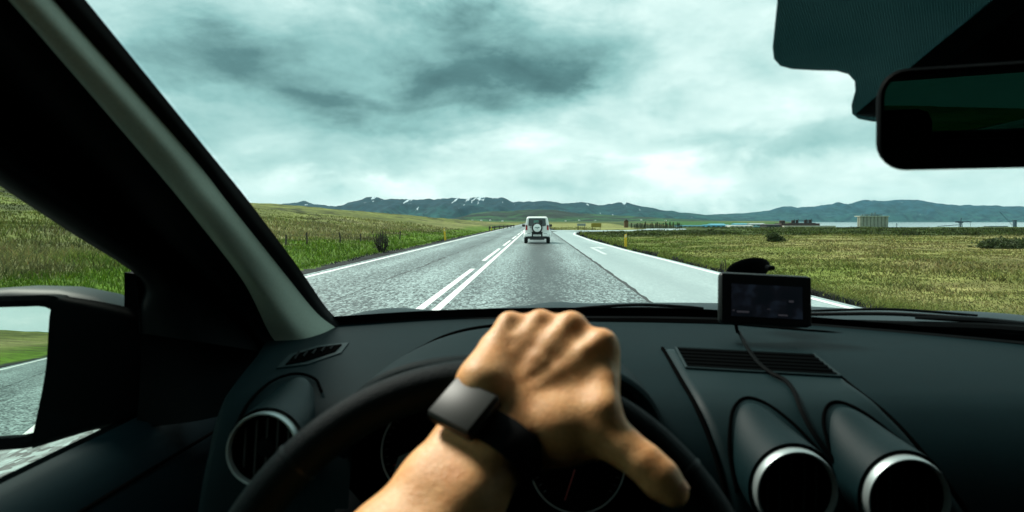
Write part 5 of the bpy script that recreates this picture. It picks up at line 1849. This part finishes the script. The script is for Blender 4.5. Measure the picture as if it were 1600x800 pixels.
# ------------------------------------------------------------------ the driver's left arm and hand
def surface_nets(F, org, h):
    """Quads of the zero surface of a sampled field."""
    ins = F < 0
    nx, ny, nz = F.shape
    cs = np.zeros((nx - 1, ny - 1, nz - 1), np.int8)
    for i in (0, 1):
        for j in (0, 1):
            for k in (0, 1):
                cs += ins[i:nx - 1 + i, j:ny - 1 + j, k:nz - 1 + k]
    act = (cs > 0) & (cs < 8)
    idx = -np.ones(act.shape, np.int64)
    cells = np.argwhere(act)
    idx[act] = np.arange(len(cells))
    acc = np.zeros((len(cells), 3)); cnt = np.zeros(len(cells))
    corners = [(i, j, k) for i in (0, 1) for j in (0, 1) for k in (0, 1)]
    for a in corners:
        for ax in range(3):
            if a[ax] == 0:
                b = list(a); b[ax] = 1
                fa = F[cells[:, 0] + a[0], cells[:, 1] + a[1], cells[:, 2] + a[2]]
                fb = F[cells[:, 0] + b[0], cells[:, 1] + b[1], cells[:, 2] + b[2]]
                cr = (fa < 0) != (fb < 0)
                t = np.where(cr, fa / np.where(fa == fb, 1, fa - fb), 0)
                p = np.repeat(np.array([a], float), len(cells), 0); p[:, ax] += t
                acc[cr] += p[cr]; cnt[cr] += 1
    V = org + (cells + acc / np.maximum(cnt, 1)[:, None]) * h
    quads = []
    for ax in range(3):
        sl0 = [slice(None)] * 3; sl1 = [slice(None)] * 3
        sl0[ax] = slice(0, -1); sl1[ax] = slice(1, None)
        a, b = ins[tuple(sl0)], ins[tuple(sl1)]
        e = np.argwhere(a != b)
        o1, o2 = [(1, 2), (2, 0), (0, 1)][ax]
        e = e[(e[:, o1] > 0) & (e[:, o2] > 0) & (e[:, o1] < F.shape[o1] - 1) & (e[:, o2] < F.shape[o2] - 1)]
        d1 = np.zeros(3, int); d1[o1] = 1; d2 = np.zeros(3, int); d2[o2] = 1
        q = np.stack([idx[tuple((e - d1 - d2).T)], idx[tuple((e - d2).T)], idx[tuple(e.T)], idx[tuple((e - d1).T)]], -1)
        flip = ~a[tuple(e.T)]
        q[flip] = q[flip][:, ::-1]
        quads.append(q)
    return V, np.concatenate(quads)


class Field:
    def __init__(s, lo, hi, h):
        s.lo, s.h = np.array(lo, float), h
        s.n = np.ceil((np.array(hi) - s.lo) / h).astype(int)
        s.F = np.full(tuple(s.n), 1.0, np.float32)

    def cap(s, a, b, ra, rb, k=0.006, cut=False):
        """Blend in a rounded cone from a to b; with cut, carve it out softly instead."""
        a, b = np.array(a, float), np.array(b, float)
        m = max(ra, rb) + 0.03
        i0 = np.maximum(((np.minimum(a, b) - m - s.lo) / s.h).astype(int), 0)
        i1 = np.minimum(((np.maximum(a, b) + m - s.lo) / s.h).astype(int) + 1, s.n)
        if (i1 <= i0).any(): return
        g = [s.lo[d] + np.arange(i0[d], i1[d]) * s.h for d in range(3)]
        x, y, z = g[0][:, None, None] - a[0], g[1][None, :, None] - a[1], g[2][None, None, :] - a[2]
        ba = b - a; L2 = ba.dot(ba) + 1e-12
        t = np.clip((x * ba[0] + y * ba[1] + z * ba[2]) / L2, 0, 1)
        d = np.sqrt((x - t * ba[0]) ** 2 + (y - t * ba[1]) ** 2 + (z - t * ba[2]) ** 2) - (ra + (rb - ra) * t)
        sub = s.F[i0[0]:i1[0], i0[1]:i1[1], i0[2]:i1[2]]
        if cut:
            d = -d
            hh = np.maximum(k - np.abs(sub - d), 0) / k
            sub[...] = np.maximum(sub, d) + hh * hh * k * 0.25
        else:
            hh = np.maximum(k - np.abs(sub - d), 0) / k
            sub[...] = np.minimum(sub, d) - hh * hh * k * 0.25

    def chain(s, P, r, k=0.006):
        for i in range(len(P) - 1):
            s.cap(P[i], P[i + 1], r[i], r[i + 1], k)


ARM_V = np.array([-0.565, -0.565, -0.60]); ARM_V /= np.linalg.norm(ARM_V)      # wrist to elbow
ARM_U = np.array([0.79, -0.57, -0.21]); ARM_U -= ARM_V * ARM_U.dot(ARM_V); ARM_U /= np.linalg.norm(ARM_U)   # little-finger side to thumb side
ARM_N = np.array([-0.22, -0.60, 0.77]); ARM_N -= ARM_V * ARM_N.dot(ARM_V); ARM_N -= ARM_U * ARM_N.dot(ARM_U); ARM_N /= np.linalg.norm(ARM_N)   # back of the wrist
WRIST = np.array([-0.0325, 0.4575, 1.2525])


def build_arm():
    root = tag(empty('person', (-0.15, 0.30, 1.08)), "driver's bare left forearm with the hand draped over the top of the steering wheel", 'person')
    fld = Field((-0.27, 0.16, 0.985), (0.125, 0.585, 1.352), 0.0019)
    w, v, u, n = WRIST, ARM_V, ARM_U, ARM_N
    # forearm: two bones' worth of bulk, widening to the elbow
    for s_, r0, r1 in ((0.0125, 0.0190, 0.034), (-0.0125, 0.0185, 0.033)):
        P = [w + v * t + u * s_ * (1 + t * 1.6) - n * 0.010 * t / 0.25 for t in (0.0, 0.04, 0.09, 0.15, 0.20, 0.245)]
        fld.chain(P, [r0, r0 * 1.06, r0 * 1.28, r1 * 0.93, r1, r1 * 0.86], 0.02)
    fld.chain([w + v * 0.05 - n * 0.006, w + v * 0.12 - n * 0.012, w + v * 0.21 - n * 0.016], [0.017, 0.027, 0.030], 0.02)
    # ulna head
    fld.cap(w + v * 0.012 - u * 0.022 + n * 0.008, w + v * 0.016 - u * 0.022 + n * 0.008, 0.0085, 0.0085, 0.008)
    # knuckles (index, middle, ring, little)
    K = [W(941, 541, .484), W(893, 513, .497), W(845, 509, .503), W(797, 511, .503)]
    kr = [0.0112, 0.0112, 0.0106, 0.0100]
    base = [w - v * 0.027 + u * s_ + n * h_ for s_, h_ in ((0.0120, -0.0015), (0.0030, 0.0045), (-0.0075, 0.0062), (-0.0185, 0.0050))]
    # palm body
    for i in range(4):
        fld.chain([base[i] + n * 0.000, base[i] * 0.5 + K[i] * 0.5 - n * 0.001, K[i] - n * 0.0005], [0.0150, 0.0128, kr[i]], 0.011)
        fld.chain([base[i] - n * 0.010, K[i] - n * 0.010 - (K[i] - base[i]) * 0.1], [0.0150, 0.0105], 0.014)
        fld.chain([w + u * (0.014 - 0.009 * i), base[i]], [0.0180, 0.0150], 0.014)
    fld.chain([K[3], K[2]], [0.0075, 0.0078], 0.006); fld.chain([K[2], K[1]], [0.0078, 0.008], 0.006); fld.chain([K[1], K[0]], [0.008, 0.0078], 0.006)
    # little-finger edge of the hand
    fld.chain([w - v * 0.012 - u * 0.018 - n * 0.006, W(752, 590, .466) - n * 0.006, W(770, 540, .486) - n * 0.006], [0.0165, 0.0165, 0.0115], 0.012)
    # ball of the thumb, web and first interosseous muscle
    CMC, MCP, IP, TIP = W(848, 668, .459), W(946, 677, .449), W(1008, 724, .433), W(1053, 769, .425)
    fld.chain([w - v * 0.010 + u * 0.016 - n * 0.007, CMC - n * 0.004, MCP], [0.0170, 0.0165, 0.0125], 0.014)
    fld.chain([CMC - n * 0.008, MCP * 0.6 + CMC * 0.4 - n * 0.010], [0.0175, 0.0140], 0.012)
    fld.chain([W(862, 640, .452) - n * 0.013, W(914, 622, .462) - n * 0.011, W(934, 577, .475) - n * 0.008], [0.0150, 0.0142, 0.0120], 0.016)
    fld.chain([MCP, W(944, 640, .450), W(946, 600, .466)], [0.0105, 0.0085, 0.0085], 0.010)
    fld.chain([W(878, 672, .452) - n * 0.004, W(915, 650, .458) - n * 0.004], [0.0150, 0.0130], 0.016)
    # thumb
    fld.chain([MCP, MCP * 0.5 + IP * 0.5, IP], [0.0128, 0.0114, 0.0115], 0.008)
    fld.chain([IP, IP * 0.45 + TIP * 0.55, TIP], [0.0115, 0.0118, 0.0096], 0.006)
    # fingers curling over the rim
    for i in range(4):
        L1, L2, L3 = ((0.043, 0.026, 0.021), (0.046, 0.029, 0.022), (0.043, 0.027, 0.021), (0.035, 0.021, 0.019))[i]
        sp = (0.12, 0.03, -0.04, -0.14)[i]
        d1 = np.array([sp + 0.06, 0.80, -0.58 - (0.16 if i == 0 else 0)]); d1 /= np.linalg.norm(d1)
        d2 = np.array([sp * 0.5, -0.02, -1.0]); d2 /= np.linalg.norm(d2)
        d3 = np.array([0, -0.75, -0.66]); d3 /= np.linalg.norm(d3)
        P1 = K[i] + d1 * L1; P2 = P1 + d2 * L2; P3 = P2 + d3 * L3
        fr = (0.0092, 0.0093, 0.0088, 0.0080)[i]
        fld.chain([K[i], K[i] * 0.5 + P1 * 0.5, P1], [kr[i] * 0.97, fr * 0.98, fr * 1.03], 0.004)
        fld.chain([P1, P2], [fr * 1.0, fr * 0.94], 0.003)
        fld.chain([P2, P3], [fr * 0.94, fr * 0.80], 0.003)
    # knuckle heads and the extensor tendons that fan out to them
    for i in range(4):
        fld.cap(K[i] + n * 0.0020, K[i] + n * 0.0020 + np.array([0, 0.004, 0.001]), kr[i] * 0.88, kr[i] * 0.80, 0.004)
        t0 = w - v * 0.020 + u * (0.006 - 0.004 * i) + n * 0.0165
        q = [t0 - n * 0.001, base[i] * 0.52 + K[i] * 0.48 + n * 0.0116, base[i] * 0.2 + K[i] * 0.8 + n * 0.0104, K[i] + n * 0.0082]
        fld.chain(q, [0.0022, 0.0026, 0.0028, 0.0026], 0.0065)
    # skin webbed between the knuckles
    for i in range(3):
        fld.chain([K[i] - n * 0.001 - (K[i] - base[i]) * 0.12, K[i + 1] - n * 0.001 - (K[i + 1] - base[i + 1]) * 0.12], [0.0098, 0.0098], 0.006)
        fld.chain([K[i] * 0.7 + base[i] * 0.3 + n * 0.001, K[i + 1] * 0.7 + base[i + 1] * 0.3 + n * 0.001], [0.0110, 0.0110], 0.008)
    # veins
    for P in ([(-.006, .020), (-.010, .040), (-.007, .056)], [(.004, .022), (.008, .040), (.005, .052)]):
        hd = (K[1] + K[2]) / 2 - (base[1] + base[2]) / 2; hd /= np.linalg.norm(hd)
        kd = K[0] - K[3]; kd /= np.linalg.norm(kd)
        fld.chain([(base[1] + base[2]) / 2 + hd * (t - 0.012) + kd * q * 2.0 + n * 0.0146 for q, t in P], [0.0014, 0.0016, 0.0013], 0.003)
    F = fld.F
    V, Q = surface_nets(F, fld.lo, fld.h)
    # light smoothing
    for it in range(5):
        S = np.zeros_like(V); c = np.zeros(len(V))
        for a, b in ((0, 1), (1, 2), (2, 3), (3, 0)):
            np.add.at(S, Q[:, a], V[Q[:, b]]); np.add.at(S, Q[:, b], V[Q[:, a]])
            np.add.at(c, Q[:, a], 1); np.add.at(c, Q[:, b], 1)
        V = V * 0.45 + S / np.maximum(c, 1)[:, None] * 0.55
    o = mesh('arm_and_hand', V, Q, skin_mat(), root, smooth=True, angle=180)
    # thumb nail
    ax = TIP - IP; ax /= np.linalg.norm(ax)
    nn = np.array([0.55, -0.30, 0.62]); nn -= ax * nn.dot(ax); nn /= np.linalg.norm(nn)
    sd = np.cross(ax, nn)
    rows = []
    for s in np.linspace(-0.008, 0.0050, 9):
        c = TIP + ax * s
        rad = 0.0103 - max(0, s) * 0.22 - max(0, -s) * 0.0
        wd = 42 * math.sqrt(max(0.05, 1 - (max(0, abs(s + 0.0015) - 0.003) / 0.0040) ** 2))
        rows.append([c + rad * (nn * math.cos(R(a)) + sd * math.sin(R(a))) for a in np.linspace(-wd, wd, 9)])
    MB().loft(rows).make('thumb_nail', mat('nail', (0.74, 0.33, 0.16), 0.5, spec=0.25, sss=0.1), root, smooth=True, angle=180)
    return root


def skin_mat():
    m = bpy.data.materials.new('skin'); m.use_nodes = True
    nt = m.node_tree; N, L = nt.nodes, nt.links
    b = N['Principled BSDF']
    b.inputs['Roughness'].default_value = 0.46
    b.inputs['Specular IOR Level'].default_value = 0.42
    b.inputs['Subsurface Weight'].default_value = 0.12
    b.inputs['Subsurface Radius'].default_value = (0.012, 0.004, 0.002)
    b.inputs['Subsurface Scale'].default_value = 0.5
    tc = N.new('ShaderNodeTexCoord')

    def noise(s, d):
        n = N.new('ShaderNodeTexNoise'); n.inputs['Scale'].default_value = s; n.inputs['Detail'].default_value = d; n.inputs['Roughness'].default_value = 0.65
        L.new(tc.outputs['Object'], n.inputs['Vector']); return n.outputs['Fac']
    r = N.new('ShaderNodeValToRGB'); L.new(noise(38, 5), r.inputs[0])
    r.color_ramp.elements[0].position = 0.30; r.color_ramp.elements[0].color = (0.79, 0.335, 0.115, 1)
    r.color_ramp.elements[1].position = 0.72; r.color_ramp.elements[1].color = (0.92, 0.520, 0.230, 1)
    r2 = N.new('ShaderNodeMapRange'); L.new(noise(420, 6), r2.inputs['Value'])
    r2.inputs['From Min'].default_value = 0.3; r2.inputs['From Max'].default_value = 0.7; r2.inputs['To Min'].default_value = 0.88; r2.inputs['To Max'].default_value = 1.10
    vm = N.new('ShaderNodeVectorMath'); vm.operation = 'SCALE'
    L.new(r.outputs[0], vm.inputs[0]); L.new(r2.outputs[0], vm.inputs['Scale'])
    L.new(vm.outputs[0], b.inputs['Base Color'])
    vo = N.new('ShaderNodeTexVoronoi'); vo.inputs['Scale'].default_value = 620; vo.feature = 'DISTANCE_TO_EDGE'
    L.new(tc.outputs['Object'], vo.inputs['Vector'])
    bp = N.new('ShaderNodeBump'); bp.inputs['Strength'].default_value = 0.5; bp.inputs['Distance'].default_value = 0.0007
    L.new(vo.outputs['Distance'], bp.inputs['Height'])
    bp2 = N.new('ShaderNodeBump'); bp2.inputs['Strength'].default_value = 0.28; bp2.inputs['Distance'].default_value = 0.003
    L.new(noise(70, 4), bp2.inputs['Height']); L.new(bp.outputs[0], bp2.inputs['Normal'])
    L.new(bp2.outputs[0], b.inputs['Normal'])
    return m


build_arm()


# ------------------------------------------------------------------ watch
def build_watch():
    w, v, u, n = WRIST, ARM_V, ARM_U, ARM_N
    c = W(722, 630.5, 0.443)                       # centre of the watch face
    root = tag(empty('smartwatch', c - n * 0.02), 'square black smartwatch with a blank grey screen on the left wrist', 'watch')
    M = Matrix((u, v, n)).transposed().to_4x4()
    CASE = mat('watch_case', (0.004, 0.004, 0.0045), 0.42, metal=0.0, spec=0.3)
    MB().box(c - n * 0.0055, (0.0390, 0.0338, 0.0100), 0.0036, M, 4).make('case', CASE, root, smooth=True, angle=60)
    MB().box(c - n * 0.0008, (0.0352, 0.0300, 0.0026), 0.0006, M, 2).make('screen', mat('watch_glass', (0.024, 0.028, 0.026), 0.42, spec=0.2), root, smooth=True, angle=60)
    MB().lathe(c - n * 0.0055 - v * 0.0170 - u * 0.002, -v, [(0.0036, -0.002), (0.0036, 0.0022), (0.0030, 0.0028), (0.0005, 0.0028)], 18).make('crown', CASE, root, smooth=True)
    MB().box(c - n * 0.0055 - v * 0.0168 + u * 0.0095, (0.009, 0.0016, 0.0026), 0.0007, M).make('side_button', CASE, root)
    # strap: a band round the wrist, following its oval
    cw = w + v * ((c - w).dot(v)) + u * 0.003
    rows = []
    for k in range(73):
        a = 2 * math.pi * k / 72
        A_, B_ = 0.0365, 0.0250
        ca, sa = math.cos(a), math.sin(a)
        p = cw + u * (A_ * math.copysign(abs(ca) ** 0.86, ca)) + n * (B_ * math.copysign(abs(sa) ** 0.92, sa) - 0.0008)
        o = (u * ca / A_ + n * sa / B_); o /= np.linalg.norm(o)
        hw = 0.0118
        rows.append([p - v * hw, p - v * (hw - .0008) + o * 0.0012, p + v * (hw - .0008) + o * 0.0012, p + v * hw, p + v * (hw - .0008) - o * 0.0016, p - v * (hw - .0008) - o * 0.0016])
    MB().loft(rows, closed=True).make('strap', mat('strap_rubber', (0.004, 0.004, 0.0046), 0.75, bump=0.1, bscale=600, spec=0.12), root, smooth=True, angle=60)


build_watch()


# ------------------------------------------------------------------ haze
def build_haze():
    m = bpy.data.materials.new('haze_air'); m.use_nodes = True
    nt = m.node_tree
    nt.nodes.clear()
    o = nt.nodes.new('ShaderNodeOutputMaterial')
    p = nt.nodes.new('ShaderNodeVolumePrincipled')
    p.inputs['Color'].default_value = (0.42, 0.82, 0.95, 1)
    p.inputs['Density'].default_value = 0.000014
    p.inputs['Anisotropy'].default_value = 0.0
    nt.links.new(p.outputs[0], o.inputs['Volume'])
    b = MB().box((0, 0, 0), (33000, 33000, 800))
    V = np.array(b.V); V[:, 2] = np.where(V[:, 2] < 0, -40, 760)
    h = mesh('haze', V, b.F, m)
    bm = bmesh.new(); bm.from_mesh(h.data); bmesh.ops.recalc_face_normals(bm, faces=bm.faces); bm.to_mesh(h.data); bm.free()
    h['kind'] = 'stuff'


build_haze()
